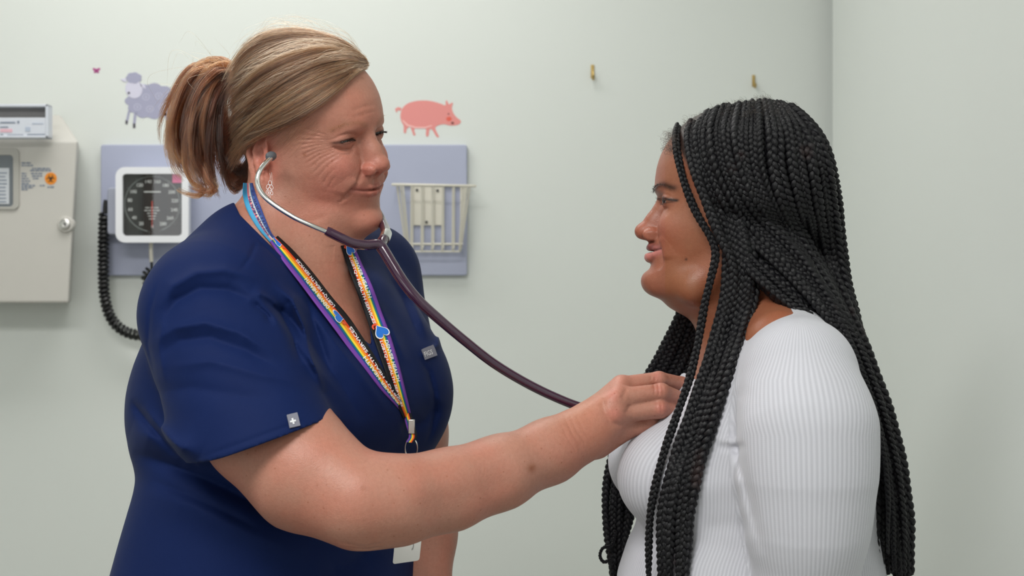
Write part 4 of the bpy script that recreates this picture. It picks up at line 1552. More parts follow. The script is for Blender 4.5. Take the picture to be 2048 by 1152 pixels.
_m = NT('black_braiding_hair')
_at = _m.n('ShaderNodeAttribute', attribute_name='plait')
_mp = _m.n('ShaderNodeMapping'); _mp.inputs['Scale'].default_value = (14, 1.2, 1)
_m.l(_at.outputs['Vector'], _mp.inputs['Vector'])
_nz = _m.noise(1.6, 3, _mp.outputs[0])
_big = _m.noise(14, 2)
_c = _m.mix(_m.ramp([(0.66, (0, 0, 0, 1)), (0.74, (1, 1, 1, 1))], _big), srgb(13, 12, 17), srgb(44, 31, 31))
_m.l(_c, _m.b.inputs['Base Color'])
_m.set(Roughness=0.44, Specular_IOR_Level=0.38)
_m.b.inputs['Anisotropic'].default_value = 0.3
_m.bump(_nz, 0.9, 0.0012)
MAT_BRAID = _m.m

G_SH = ((-20, 0, 30), (114, 92, 92))
def gsh(px, py, dr=0):
    return np.array(on_shell(px, py, G_O, G_R, G_SH[0], tuple(q + dr for q in G_SH[1])), float)

_rb = np.random.default_rng(11)
BR = []          # (path, width)
# family that sweeps from the crown back over the shoulder, front to rear; the tail depth is given per guide
FB = [
    ([(1404, 236), (1394, 275), (1404, 336), (1426, 400), (1446, 452)], [(1483, 524), (1544, 582), (1607, 634), (1660, 698), (1706, 780), (1742, 870), (1752, 960), (1752, 1060), (1758, 1170)], -.118),
    ([(1428, 218), (1412, 260), (1420, 330), (1450, 398), (1488, 455)], [(1548, 516), (1618, 590), (1676, 668), (1718, 760), (1748, 860), (1762, 960), (1766, 1170)], -.118),
    ([(1462, 208), (1450, 260), (1462, 330), (1494, 398), (1532, 448)], [(1592, 508), (1652, 592), (1702, 690), (1736, 790), (1764, 900), (1776, 1000), (1782, 1170)], -.112),
    ([(1498, 206), (1492, 280), (1502, 350), (1530, 412), (1566, 466)], [(1618, 540), (1668, 620), (1714, 720), (1750, 830), (1774, 930), (1786, 1030), (1794, 1170)], -.105),
    ([(1528, 202), (1534, 262), (1536, 330), (1556, 400), (1586, 462)], [(1634, 545), (1682, 630), (1726, 730), (1760, 840), (1782, 940), (1794, 1040), (1802, 1170)], -.095),
    ([(1552, 204), (1578, 262), (1588, 340), (1604, 420), (1628, 490)], [(1662, 570), (1704, 660), (1742, 760), (1772, 860), (1790, 960), (1800, 1060), (1806, 1170)], -.075),
    ([(1572, 210), (1614, 268), (1634, 345), (1646, 430), (1662, 510)], [(1690, 595), (1722, 680), (1754, 775), (1780, 870), (1796, 970), (1806, 1080), (1810, 1170)], -.05),
    ([(1584, 216), (1640, 266), (1672, 335), (1684, 400), (1691, 470)], [(1700, 550), (1716, 620), (1740, 700), (1764, 780), (1786, 860), (1798, 940), (1804, 1040), (1812, 1170)], -.015),
]
def fb_path(u, dr, rng):
    a = min(int(u), len(FB) - 2); f = u - a
    def one(i):
        h, t, y = FB[i]
        A = [gsh(x, yy, dr) for x, yy in h]
        ylast = A[-1][1]
        n = len(t)
        Bp = []
        for j, (x, yy) in enumerate(t):
            yd = np.interp(j, [0, 1.5, n - 1], [ylast * .6 + y * .4, y, y * .75 + .01])
            Bp.append(np.array(P(x, yy, yd + (-dr) * .0006)))
        return spline(A + Bp, 60)
    q = one(a) * (1 - f) + one(a + 1) * f
    return q
nb = 0
for layer, (dr, cnt, w0) in enumerate(((0, 17, .0124), (-9, 17, .0122), (-18, 15, .0120))):
    for i in range(cnt):
        u = (i + (.5 if layer % 2 else 0.05) + _rb.normal(0, .12)) / cnt * 7
        u = float(np.clip(u, 0, 6.999))
        p = fb_path(u, dr, _rb)
        t = np.linspace(0, 1, 60)
        # tails fan out in depth behind the back, and wander a little
        spread = _rb.uniform(-.045, .05) if layer == 0 else _rb.uniform(-.02, .12)
        p[:, 1] += spread * np.clip((t - .45) / .4, 0, 1)
        off = _rb.normal(0, .0028) + (-.004 * layer)
        p[:, 0] += off * np.clip((t - .3) / .3, 0, 1) + .0022 * np.sin(t * 9 + i) * t
        p[:, 2] += .0018 * np.sin(t * 7 + i * 2.1)
        cut = int(60 * (1 - _rb.random() * .06))
        BR.append((p[:cut], w0 * (1 + _rb.normal(0, .13))))
# far half of the head: the same fall, mirrored in the head's own frame
for i in range(14):
    u = float(np.clip((i + _rb.random() * .4) / 14 * 7, 0, 6.999))
    p = fb_path(u, -2, _rb)
    q = (p - G_O) @ G_R; q[:, 1] *= -1; q = q @ G_R.T + G_O
    BR.append((q, .0128))
LIFT = []
_n0 = len(BR)
# the single thin plait along the cheek, hanging in front
BR.append(([gsh(1356, 250, 2), gsh(1352, 270, 2), gsh(1355, 308, -1), np.array(P(1369, 366, -.062)), np.array(P(1392, 424, -.072)), np.array(P(1424, 480, -.08)), np.array(P(1431, 512, -.085)), np.array(P(1422, 556, -.088)), np.array(P(1411, 600, -.09)), np.array(P(1403, 645, -.092)),
            np.array(P(1394, 695, -.10)), np.array(P(1378, 760, -.115)), np.array(P(1352, 835, -.13)), np.array(P(1328, 905, -.14)), np.array(P(1310, 975, -.142)), np.array(P(1299, 1050, -.14)), np.array(P(1297, 1180, -.13))], .0098))
BR.append(([gsh(1384, 240, 1), gsh(1378, 285, 0), np.array(P(1394, 352, -.078)), np.array(P(1418, 418, -.086)), np.array(P(1442, 478, -.09)), np.array(P(1462, 520, -.09)), np.array(P(1466, 570, -.09)), np.array(P(1448, 640, -.095)),
            np.array(P(1424, 720, -.108)), np.array(P(1398, 800, -.125)), np.array(P(1366, 880, -.14)), np.array(P(1336, 960, -.15)), np.array(P(1322, 1050, -.15)), np.array(P(1322, 1180, -.14))], .0118))
# front bundle over the near breast
FD = [
    [(1418, 372), (1444, 470), (1446, 560), (1432, 640), (1408, 730), (1380, 815), (1352, 895), (1330, 975), (1320, 1060), (1322, 1180)],
    [(1450, 372), (1476, 470), (1484, 560), (1464, 650), (1436, 740), (1404, 835), (1368, 930), (1350, 1010), (1344, 1090), (1342, 1180)],
    [(1480, 372), (1506, 480), (1520, 570), (1500, 650), (1466, 745), (1434, 840), (1404, 940), (1388, 1030), (1384, 1100), (1382, 1180)],
]
FDG = [spline([np.array(P(x, y, yy)) for (x, y), yy in zip(g, (-.062, -.074, -.085, -.092, -.11, -.13, -.145, -.15, -.148, -.14))], 60) for g in FD]
for i in range(10):
    u = (i + .3) / 10 * 2; a = min(int(u), 1); f = u - a
    p = FDG[a] * (1 - f) + FDG[a + 1] * f
    t = np.linspace(0, 1, 60)
    p = p + np.array((0, 1, 0)) * (.012 if i % 2 else -.002) + np.array((1, 0, 0)) * _rb.normal(0, .002)
    p[:, 0] += .002 * np.sin(t * 8 + i) * t
    BR.append((p, .0125 * (1 + _rb.normal(0, .08))))
LIFT += list(range(_n0, len(BR)))
# far bundle, in front of the far shoulder
FE = [
    [(1400, 520), (1372, 590), (1344, 655), (1318, 705), (1290, 755), (1250, 840), (1222, 920), (1210, 1000), (1212, 1080), (1224, 1180)],
    [(1420, 530), (1398, 600), (1374, 665), (1350, 720), (1318, 780), (1278, 860), (1246, 940), (1238, 1010), (1236, 1080), (1236, 1180)],
    [(1440, 540), (1424, 610), (1404, 680), (1380, 740), (1345, 800), (1310, 880), (1280, 960), (1272, 1030), (1256, 1090), (1244, 1180)],
]
FEG = [spline([np.array(P(x, y, yy)) for (x, y), yy in zip(g, (.07, .08, .09, .10, .115, .13, .14, .14, .135, .13))], 60) for g in FE]
for i in range(11):
    u = (i + .2) / 11 * 2; a = min(int(u), 1); f = u - a
    p = FEG[a] * (1 - f) + FEG[a + 1] * f
    t = np.linspace(0, 1, 60)
    p = p + np.array((0, 1, 0)) * (.014 if i % 2 else 0) + np.array((1, 0, 0)) * _rb.normal(0, .0015)
    p[:, 0] += .003 * np.sin(t * 8 + i) * t
    BR.append((p, .0112 * (1 + _rb.normal(0, .08))))
BR.append(([np.array(P(1232, 1060, .13)), np.array(P(1224, 1090, .125)), np.array(P(1206, 1096, .12)), np.array(P(1200, 1112, .12)), np.array(P(1208, 1124, .12)), np.array(P(1222, 1118, .12))], .005))
# plaits that lie on the chest are lifted clear of the knitwear and the hand
from mathutils.bvhtree import BVHTree as _BT
bpy.context.view_layer.update()
_dg0 = bpy.context.evaluated_depsgraph_get()
_TR = [_BT.FromObject(o, _dg0) for o in COL.objects if o.type == 'MESH' and (o.name.startswith('ribbed_top') or o.name.startswith('body'))]
_EYE = Vector((0, -CAM_D, CAM_Z))
def lift_path(p, W, t0=.15):
    p = spline(p, 60); need = np.zeros(60)
    for i in range(int(60 * t0), 60):
        d = Vector(p[i]) - _EYE; dist = d.length; d.normalize()
        for t in _TR:
            h = t.ray_cast(_EYE, d)
            if h[0] is not None and h[3] < dist + W * .62:
                need[i] = max(need[i], dist + W * .62 - h[3])
    for _ in range(10):
        b = need.copy(); b[1:-1] = np.maximum(need[1:-1], (need[:-2] + need[2:]) / 2); need = b
    for _ in range(4): need[1:-1] = (need[:-2] + 2 * need[1:-1] + need[2:]) / 4
    E0 = np.array(_EYE)
    v = E0 - p; v /= np.linalg.norm(v, axis=1)[:, None]
    return p + v * need[:, None]
for _i in LIFT:
    BR[_i] = (lift_path(BR[_i][0], BR[_i][1]), BR[_i][1])
for path, W in BR:
    me = braid_mesh('braid', path, W, phase=_rb.random() * 6.28, rng=_rb)
    unlocal(link('braid', me, MAT_BRAID, girl))

# edges: short curly baby hairs at the hairline and frizz over the crown
MAT_BLACKHAIR = hair_mat('black_curly_hair', [(0, srgb(8, 6, 5)), (1, srgb(26, 19, 16))], rough=.4)
S = []
for i in range(900):
    if i >= 620:
        x = 1366 + _rb.random() * 210; y = np.interp(x, [1366, 1450, 1530, 1600], [262, 222, 208, 230]) + _rb.random() * 26
        p = gsh(x, y, -3); d = np.array((.3, -.3, .5))
    elif i < 190:
        x, y = 1352 - _rb.random() * 20, 268 + _rb.random() * 42
        p = np.array(P(x + 6, y, -.02 + _rb.normal(0, .02)))
        d = np.array((-1, 0, .4))
    else:
        u = _rb.random() * .78
        x = 1370 + 280 * u; y = np.interp(x, [1370, 1450, 1530, 1600, 1650], [250, 214, 200, 222, 262])
        p = np.array(P(x, y + 8, _rb.normal(0, .02)))
        d = np.array(((x - 1500) / 300, 0, 1.0))
    r = .0012 + _rb.random() * .0016; turns = .8 + _rb.random() * 1.6; L = .003 + _rb.random() * .009
    t = np.linspace(0, 1, 14); a = t * turns * 6.28 + _rb.random() * 6.28
    S.append(p + d * (t * L)[:, None] + np.stack([np.cos(a) - math.cos(a[0]), np.sin(a * .7) * .6, np.sin(a) - math.sin(a[0])], 1) * r)
S = np.array(S)
hair_object('baby_hair', S, .00008, MAT_BLACKHAIR, girl, _rb.random(len(S)), tip=.5)
# ================================================================ things worn and held
from mathutils.bvhtree import BVHTree
bpy.context.view_layer.update()
_dg = bpy.context.evaluated_depsgraph_get()
EYE = Vector((0, -CAM_D, CAM_Z))
TREES = [BVHTree.FromObject(o, _dg) for o in COL.objects if o.type == 'MESH' and o.name.split('.')[0] in ('scrub_top',) or o.name == 'body']


def surf(px, py, lift=.0018, trees=None):
    """where the line of sight of a pixel meets the clothes or skin, lifted a little off them"""
    d = (P(px, py, 0) - EYE).normalized()
    best = None
    for t in (trees or TREES):
        loc, nrm, idx, dist = t.ray_cast(EYE, d)
        if loc is not None and (best is None or dist < best[1]):
            best = (loc, dist, nrm)
    if best is None:
        return None
    n = best[2]
    if n.dot(d) > 0: n = -n
    return best[0] + n * lift


def smooth_rows(A, it=6):
    A = A.copy()
    for _ in range(it):
        A[1:-1] = A[:-2] * .25 + A[1:-1] * .5 + A[2:] * .25
    return A


class Ribbon:
    """a strap between two edge lines given in pixels, laid on what is behind it"""
    def __init__(self, left, right, n=60, lift=.002, depth=None, m=8):
        L = spline([(a, b, 0) for a, b in left], n); R_ = spline([(a, b, 0) for a, b in right], n)
        self.n, self.m = n, m
        G = np.zeros((n, m + 1, 3)); Y = np.zeros((n, m + 1))
        for i in range(n):
            for j in range(m + 1):
                f = j / m
                x, y = L[i, :2] * (1 - f) + R_[i, :2] * f
                if depth is not None:
                    yy = np.interp(i / (n - 1), depth[0], depth[1])
                else:
                    s_ = surf(x, y, 0)
                    yy = s_.y if s_ is not None else np.nan
                Y[i, j] = yy
                G[i, j, :2] = x, y
        if depth is None:
            # a taut strap bridges the hollows: take the nearest depth and blur
            Y = np.where(np.isnan(Y), np.nanmedian(Y), Y)
            for _ in range(14):
                B_ = Y.copy()
                B_[1:-1] = (Y[:-2] + Y[2:]) / 2
                Y = np.minimum(Y, B_)
            Y = smooth_rows(Y, 10)
            f_ = np.linspace(0, 1, m + 1)[None]
            Yl = Y[:, :3].mean(1, keepdims=True); Yr = Y[:, -3:].mean(1, keepdims=True)
            ln_ = Yl * (1 - f_) + Yr * f_
            over = np.maximum((ln_ - Y).max(1), 0)
            for _ in range(6): over[1:-1] = np.maximum(over[1:-1], (over[:-2] + over[2:]) / 2)
            Y = smooth_rows(ln_ - over[:, None], 8) - lift
        self.Q = np.zeros((n, m + 1, 3))
        for i in range(n):
            for j in range(m + 1):
                self.Q[i, j] = P(G[i, j, 0], G[i, j, 1], Y[i, j])
        self.len = np.linalg.norm(np.diff(self.Q[:, m // 2], axis=0), axis=1).sum()
        self.wid = np.linalg.norm(self.Q[n // 2, 0] - self.Q[n // 2, m])

    def at(self, s, t, h=0.0):
        a = np.clip(s, 0, 1) * (self.n - 1); i = int(min(a, self.n - 2)); f = a - i
        b = np.clip(t, 0, 1) * self.m; j = int(min(b, self.m - 1)); g = b - j
        q = (self.Q[i, j] * (1 - f) * (1 - g) + self.Q[i + 1, j] * f * (1 - g) + self.Q[i, j + 1] * (1 - f) * g + self.Q[i + 1, j + 1] * f * g)
        nrm = np.cross(self.Q[i + 1, j] - self.Q[i, j], self.Q[i, j + 1] - self.Q[i, j])
        nrm /= np.linalg.norm(nrm) + 1e-9
        if nrm[1] > 0: nrm = -nrm
        return q + nrm * h

    def mesh(self, name, mat, parent, thick=.0011):
        mb = MB(); n, m = self.n, self.m
        top = [self.at(i / (n - 1), j / m, thick / 2) for i in range(n) for j in range(m + 1)]
        bot = [self.at(i / (n - 1), j / m, -thick / 2) for i in range(n) for j in range(m + 1)]
        N_ = n * (m + 1); w = m + 1
        fs, uv = [], []
        for i in range(n - 1):
            for j in range(m):
                a = i * w + j
                u = [(j / m, i / n), ((j + 1) / m, i / n), ((j + 1) / m, (i + 1) / n), (j / m, (i + 1) / n)]
                fs.append((a, a + 1, a + w + 1, a + w)); uv.append(u)
                fs.append((N_ + a, N_ + a + w, N_ + a + w + 1, N_ + a + 1)); uv.append([u[0], u[3], u[2], u[1]])
        for i in range(n - 1):
            for j, t in ((0, 0.01), (m, .99)):
                a = i * w + j
                fs.append((a, a + w, N_ + a + w, N_ + a)); uv.append([(t, 0)] * 4)
        mb.add(top + bot, fs, 0, uv)
        return unlocal(mb.build(name, mat, parent, autosmooth=False))

    def text(self, name, body, s0, s1, t0, t1, mat, parent, flip=False, bold=.02):
        """letters run from s0 to s1 along the strap; t0 is the foot and t1 the head of the letters"""
        vs, fs = text_mesh(body, 1.0, bold, 'LEFT')
        A = np.array(vs); x0, x1 = A[:, 0].min(), A[:, 0].max(); y0, y1 = A[:, 1].min(), A[:, 1].max()
        out = [self.at(s0 + (s1 - s0) * (v[0] - x0) / (x1 - x0), t0 + (t1 - t0) * (v[1] - y0) / (y1 - y0), .0016) for v in vs]
        mb = MB(); mb.add(out, fs)
        return unlocal(mb.build(name, mat, parent, smooth=False))

    def shape(self, name, poly, s, t, size, ang, h, mat, parent):
        """flat printed outline (unit-size poly) centred at (s, t)"""
        ca, sa = math.cos(ang), math.sin(ang)
        out = []
        for x, y in poly:
            u, v = (x * ca - y * sa) * size, (x * sa + y * ca) * size
            ss = s + u / self.len; tt = t + v / self.wid
            tt_c = min(max(tt, 0), 1)
            out.append(self.at(ss, tt_c, h))
        mb = MB(); mb.add(out, [tuple(range(len(out)))])
        return unlocal(mb.build(name, mat, parent, smooth=False))


def heart_poly(n=40, k=1.0):
    out = []
    for i in range(n):
        t = 2 * PI * i / n
        x = 16 * math.sin(t) ** 3 / 17; y = (13 * math.cos(t) - 5 * math.cos(2 * t) - 2 * math.cos(3 * t) - math.cos(4 * t)) / 17
        out.append((x * k, (y + .12) * k))
    return out


def stripe_mat(name, cols, stops):
    m = NT(name)
    uv = m.n('ShaderNodeUVMap'); sp = m.n('ShaderNodeSeparateXYZ'); m.l(uv.outputs[0], sp.inputs[0])
    r = m.n('ShaderNodeValToRGB'); r.color_ramp.interpolation = 'CONSTANT'
    e = r.color_ramp.elements
    e[0].position, e[0].color = 0.0, cols[0]
    e[1].position, e[1].color = stops[-1], cols[-1]
    for p, c in list(zip(stops, cols))[1:-1]:
        x = e.new(p); x.color = c
    m.l(sp.outputs[0], r.inputs[0]); m.l(r.outputs[0], m.b.inputs['Base Color'])
    m.set(Roughness=0.62, Specular_IOR_Level=0.25)
    m.bump(m.noise(1500, 2), .2, .0003)
    return m.m

PURPLE, BLUE, GREEN, YELLOW, ORANGE, RED, BLACK = srgb(118, 66, 160), srgb(28, 74, 150), srgb(20, 132, 100), srgb(246, 214, 62), srgb(247, 148, 40), srgb(226, 74, 32), srgb(20, 20, 24)
MAT_RAINBOW = stripe_mat('rainbow_strap_print', [PURPLE, BLUE, GREEN, YELLOW, ORANGE, RED, BLACK], [0, .20, .29, .36, .47, .60, .71])
MAT_PASTEL = stripe_mat('pastel_strap_print', [srgb(70, 160, 205), srgb(225, 130, 140), srgb(220, 215, 210), srgb(70, 110, 170), srgb(60, 80, 150)], [0, .34, .5, .62, .8])
MAT_PRINTWHITE = plain('white_strap_print', srgb(236, 234, 236), .6)
MAT_PRINTNAVY = plain('navy_strap_print', srgb(46, 52, 120), .6)
MAT_HEART = plain('blue_heart_print', srgb(26, 110, 205), .5)
MAT_SWIRL = plain('orange_swirl_print', srgb(228, 82, 48), .5)
MAT_CHROME = plain('polished_steel', (.78, .78, .78, 1), .16, 1.0)
MAT_NICKEL = plain('brushed_nickel', (.62, .61, .59, 1), .28, 1.0)

lany = empty('lanyard', tuple(P(823, 852, -.19)))
tag(lany, 'rainbow striped lanyard with white lettering and blue hearts worn round the neck', 'lanyard')
near_L = [(540, 484), (566, 522), (600, 566), (633, 610), (665, 652), (697, 696), (730, 738), (762, 780), (792, 812), (812, 836)]
near_R = [(556, 472), (588, 503), (625, 545), (664, 595), (697, 634), (727, 678), (755, 722), (782, 766), (806, 806), (820, 832)]
far_L = [(682, 492), (694, 528), (712, 580), (732, 634), (752, 690), (772, 748), (790, 800), (806, 836)]
far_R = [(706, 488), (722, 524), (746, 576), (764, 626), (782, 676), (800, 738), (814, 796), (824, 838)]
RN = Ribbon(near_L, near_R, 80)          # t=0 purple ... t=1 black
RF = Ribbon(far_R, far_L, 80, lift=.0022)
RN.mesh('strap', MAT_RAINBOW, lany); RF.mesh('strap', MAT_RAINBOW, lany)
# near strap: letters climb towards the neck; the heads of the letters face the purple edge
for (a, b, c, d) in ((.405, .135, .385, .20), (.93, .52, .90, .60)):
    RN.text('lettering', 'LGBTQ+ HEALTH SERVICES', a, b, .80, .58, MAT_PRINTWHITE, lany)
    RN.text('lettering', 'DENVER HEALTH', a - .01, a - .01 - (a - b) * .62, .48, .26, MAT_PRINTWHITE, lany)
for (a, b) in ((.07, .46), (.56, .93)):
    RF.text('lettering', 'LGBTQ+ HEALTH SERVICES', a, b, .80, .58, MAT_PRINTWHITE, lany)
    RF.text('lettering', 'DENVER HEALTH', a, a + (b - a) * .62, .48, .26, MAT_PRINTWHITE, lany)
def heart(rb, s, t, ang, sc, size=.0098):
    rb.shape('heart_print', heart_poly(k=1.16), s, t, size, ang, .0018, MAT_PRINTWHITE, lany)
    rb.shape('heart_print', heart_poly(), s, t, size, ang, .0021, MAT_HEART, lany)
    a_0 = math.atan2(sc[1], sc[0])
    arc = [(.5 * math.cos(a) + sc[0], .5 * math.sin(a) + sc[1]) for a in np.linspace(a_0 - 1.5, a_0 + 1.5, 12)] + [(.26 * math.cos(a) + sc[0], .26 * math.sin(a) + sc[1]) for a in np.linspace(a_0 + 1.5, a_0 - 1.5, 12)]
    rb.shape('heart_print', arc, s, t, size, ang, .00215, MAT_SWIRL, lany)
heart(RN, .455, .5, math.radians(140), (-.45, -.62)); heart(RN, .03, .5, math.radians(140), (-.45, -.62), .008)
heart(RF, .505, .5, math.radians(-110), (-.3, -.7)); heart(RF, .022, .5, math.radians(-110), (-.3, -.7), .008)
# part behind the neck
nk_L = [(487, 366), (486, 392), (494, 420), (512, 452), (532, 476), (545, 490)]
nk_R = [(505, 366), (510, 384), (520, 410), (531, 438), (543, 466), (556, 480)]
RB = Ribbon(nk_L, nk_R, 30)
RB.mesh('neck_strap', MAT_PASTEL, lany)['label'] = 'pale blue and pink part of the strap at the back of the neck'
RB.text('lettering', 'HEALTH SERVICES', .95, .1, .86, .66, MAT_PRINTNAVY, lany)
RB.text('lettering', 'DENVER HEALTH', .85, .2, .56, .36, MAT_PRINTNAVY, lany)
# joined end, crimp, loop, split ring, card
yb = min(RN.Q[-1, 4][1], RF.Q[-1, 4][1]) - .004
RE = Ribbon([(806, 826), (812, 850), (818, 872), (812, 884)], [(822, 826), (829, 850), (834, 872), (828, 886)], 24, depth=([0, 1], [yb + .001, yb - .002]))
RE.mesh('joined_strap', MAT_RAINBOW, lany, .003)
c = P(823, 853, yb - .002)
b = MB().box(c, (.0078, .005, .0165))
o = unlocal(b.build('crimp', MAT_NICKEL, lany, bevel=.0008)); o['label'] = 'silver crimp clasp on the strap'
rc = P(822, 896, yb - .001)
b = MB()
for dy in (0, .0013):
    b.tube([rc + Vector((math.cos(a) * .0072, dy, math.sin(a) * .0115)) for a in np.linspace(0, 2 * PI, 40, endpoint=False)], .0008, 8, closed=True)
unlocal(b.build('split_ring', MAT_CHROME, lany))
b = MB().tube([P(822, 912, yb), P(822, 940, yb - .002), P(821, 985, yb - .003)], .0012, 8)
unlocal(b.build('hook', MAT_NICKEL, lany))
badge = MB()
cc = P(820, 1045, yb - .004)
poly = round_rect(-.0155, -.046, .0155, .042, .003)
badge.prism([(cc.x + x * math.cos(.0) + z * .10, cc.z + z - x * -.14) for x, z in poly], cc.y - .001, cc.y + .0014)
bo = unlocal(badge.build('card_holder', plain('frosted_card_plastic', srgb(214, 214, 210), .25), lany, smooth=False)); bo['label'] = 'white card holder hanging below the forearm'
b = MB(); arc = [P(814 + 10 * math.cos(a) + 3, 1090 + 12 * math.sin(a), cc.y - .0018) for a in np.linspace(-2.6, .9, 16)]
b.tube(arc, .0004, 6)
unlocal(b.build('card_slot', plain('grey_print', srgb(150, 150, 150), .5), lany))

# ---------------------------------------------------------------- labels sewn on the scrub top
def sewn(name, px, py, w, h, ang, mat, parent, thick=.0009):
    """a small cloth tag laid on the shirt"""
    ca, sa = math.cos(ang), math.sin(ang)
    n = 5
    vs = []
    for lift in (.0012 + thick, .0008):
        for i in range(n + 1):
            for j in range(n + 1):
                u, v = (i / n - .5) * w, (j / n - .5) * h
                q = surf(px + u * ca - v * sa, py + u * sa + v * ca, lift)
                vs.append(q if q is not None else P(px, py, -.2))
    # keep the tag flat: fit the depth linearly
    A = np.array([tuple(v) for v in vs]); k = (n + 1) ** 2
    X = np.c_[A[:k, 0], A[:k, 2], np.ones(k)]
    co, *_ = np.linalg.lstsq(X, A[:k, 1], rcond=None)
    yf = X @ co
    A[:k, 1] = np.minimum(yf, A[:k, 1].mean() + (yf - yf.mean())); A[k:, 1] = A[:k, 1] + thick
    fs = []
    for i in range(n):
        for j in range(n):
            a = i * (n + 1) + j
            fs.append((a, a + 1, a + n + 2, a + n + 1)); fs.append((k + a, k + a + n + 1, k + a + n + 2, k + a + 1))
    for i in range(n):
        for a, b_ in ((i, i + 1), (n * (n + 1) + i, n * (n + 1) + i + 1), (i * (n + 1), (i + 1) * (n + 1)), (i * (n + 1) + n, (i + 1) * (n + 1) + n)):
            fs.append((a, b_, k + b_, k + a))
    mb = MB(); mb.add([tuple(v) for v in A], fs)
    return unlocal(mb.build(name, mat, parent, smooth=False)), (co, A[:k].mean(0))

MAT_TAG = cloth_mat('grey_woven_tag', srgb(128, 128, 140), fine=1500).m
MAT_TAGPRINT = plain('white_thread', srgb(226, 226, 230), .7)
shirt_o = shirt
tg, (co, ctr) = sewn('sleeve_tag', 586, 842, 21, 27, math.radians(-14), MAT_TAG, shirt_o)
tg['label'] = 'small grey woven tag with a white cross'
def on_tag(co, px, py, yref):
    q = P(px, py, yref)
    for _ in range(3):
        y = co[0] * q.x + co[1] * q.z + co[2] - .0008
        q = P(px, py, y)
    return q
b = MB()
for (w, h) in ((12, 3.6), (3.6, 12)):
    ca, sa = math.cos(math.radians(-14)), math.sin(math.radians(-14))
    b.add([on_tag(co, 586 + u * ca - v * sa, 842 + u * sa + v * ca, ctr[1]) for u, v in ((-w / 2, -h / 2), (w / 2, -h / 2), (w / 2, h / 2), (-w / 2, h / 2))], [(0, 1, 2, 3)])
unlocal(b.build('cross_emblem', MAT_TAGPRINT, tg, smooth=False))
tg2, (co, ctr) = sewn('pocket_tag', 857, 706, 25, 21, math.radians(-20), MAT_TAG, shirt_o)
tg2['label'] = 'small grey woven tag with white letters on the pocket edge'
vs, fs = text_mesh('FIGS', 1.0, .01, 'LEFT')
A = np.array(vs); A[:, 0] = (A[:, 0] - A[:, 0].min()) / np.ptp(A[:, 0]) - .5; A[:, 1] = (A[:, 1] - A[:, 1].min()) / np.ptp(A[:, 1]) - .5
ca, sa = math.cos(math.radians(-20)), math.sin(math.radians(-20))
b = MB(); b.add([on_tag(co, 857 + (u * 17) * ca + (v * 10) * sa, 706 + (u * 17) * sa - (v * 10) * ca, ctr[1]) for u, v, _ in A], fs)
unlocal(b.build('lettering', MAT_TAGPRINT, tg2, smooth=False))

# ---------------------------------------------------------------- stethoscope
def hlw(x, y, z): return Vector(N_O + (N_R @ np.array((x, y, z), np.float32)) * .001)
MAT_TUBE = plain('dark_purple_rubber', srgb(54, 22, 50), .16, Specular_IOR_Level=.6, Coat_Weight=.6, Coat_Roughness=.08)
MAT_TIP = plain('grey_ear_tip', srgb(88, 92, 98), .45)
st = empty('stethoscope', tuple(P(765, 484, -.07)))
tag(st, 'purple stethoscope with chrome ear tubes, held against the chest of the seated person', 'stethoscope')
ear = P(540, 314, -.088)
nearm = spline([P(541, 316, -.092), P(524, 335, -.106), P(515, 356, -.112), P(520, 380, -.114), P(540, 403, -.115), (P(585, 433, -.117)), P(625, 452, -.117), P(664, 468, -.115)], 60)
b = MB().tube(nearm, .0029, 12); unlocal(b.build('ear_tube', MAT_CHROME, st))
b = MB().tube([ear + Vector((-.001, -.007, -.002)), ear + Vector((.0, -.003, 0)), ear + Vector((.001, .001, .001)), ear + Vector((.002, .006, .002)), ear + Vector((.003, .011, .003))], [.0030, .0052, .0057, .0050, .003], 14)
unlocal(b.build('ear_tip', MAT_TIP, st))
e2 = hlw(-6, 82, -20)
farm = spline([P(759, 432, .008), P(756, 420, .018), P(752, 395, .034), hlw(44, 82, -60), hlw(22, 88, -50), hlw(4, 90, -36), e2], 50)
b = MB().tube(farm, .0029, 12); unlocal(b.build('ear_tube', MAT_CHROME, st))
b = MB().tube([e2 + Vector((0, .006, 0)), e2, e2 + Vector((0, -.006, 0)), e2 + Vector((0, -.011, 0))], [.0032, .0068, .0058, .003], 14)
unlocal(b.build('ear_tip', MAT_TIP, st))
b = MB()
p1 = spline([P(652, 461, -.116), P(680, 475, -.112), P(706, 486, -.105), P(732, 490, -.096), P(755, 489, -.088), P(768, 500, -.086)], 40)
b.tube(p1, np.interp(np.linspace(0, 1, 40), [0, .05, .5, 1], [.0050, .0056, .0056, .0060]), 16)
p2 = spline([P(757, 426, .014), P(763, 442, .000), P(770, 458, -.026), P(771, 472, -.056), P(762, 487, -.080), P(768, 500, -.086)], 36)
b.tube(p2, np.interp(np.linspace(0, 1, 36), [0, .08, .5, 1], [.0048, .0056, .0060, .0060]), 16)
unlocal(b.build('yoke_tube', MAT_TUBE, st))
main = spline([P(757, 487, -.084), P(768, 502, -.087), P(785, 530, -.092), P(808, 566, -.098), P(838, 602, -.10), P(880, 640, -.095), P(930, 682, -.085), P(985, 725, -.070), P(1045, 762, -.055), P(1105, 792, -.045), P(1165, 815, -.038),
               P(1225, 824, -.030), P(1290, 812, -.022), P(1345, 796, -.018), P(1376, 792, -.014)], 120)
b = MB().tube(main, np.interp(np.linspace(0, 1, 120), [0, .08, .3, 1], [.0066, .0064, .0056, .0053]), 18)
unlocal(b.build('main_tube', MAT_TUBE, st))
a0, a1 = P(768, 479, -.069), P(773, 467, -.046)
b = MB().tube([a0, (a0 + a1) / 2, a1], [.0064, .0067, .0064], 20)
unlocal(b.build('clamp_ring', MAT_CHROME, st))
cp = P(1384, 792, -.012)
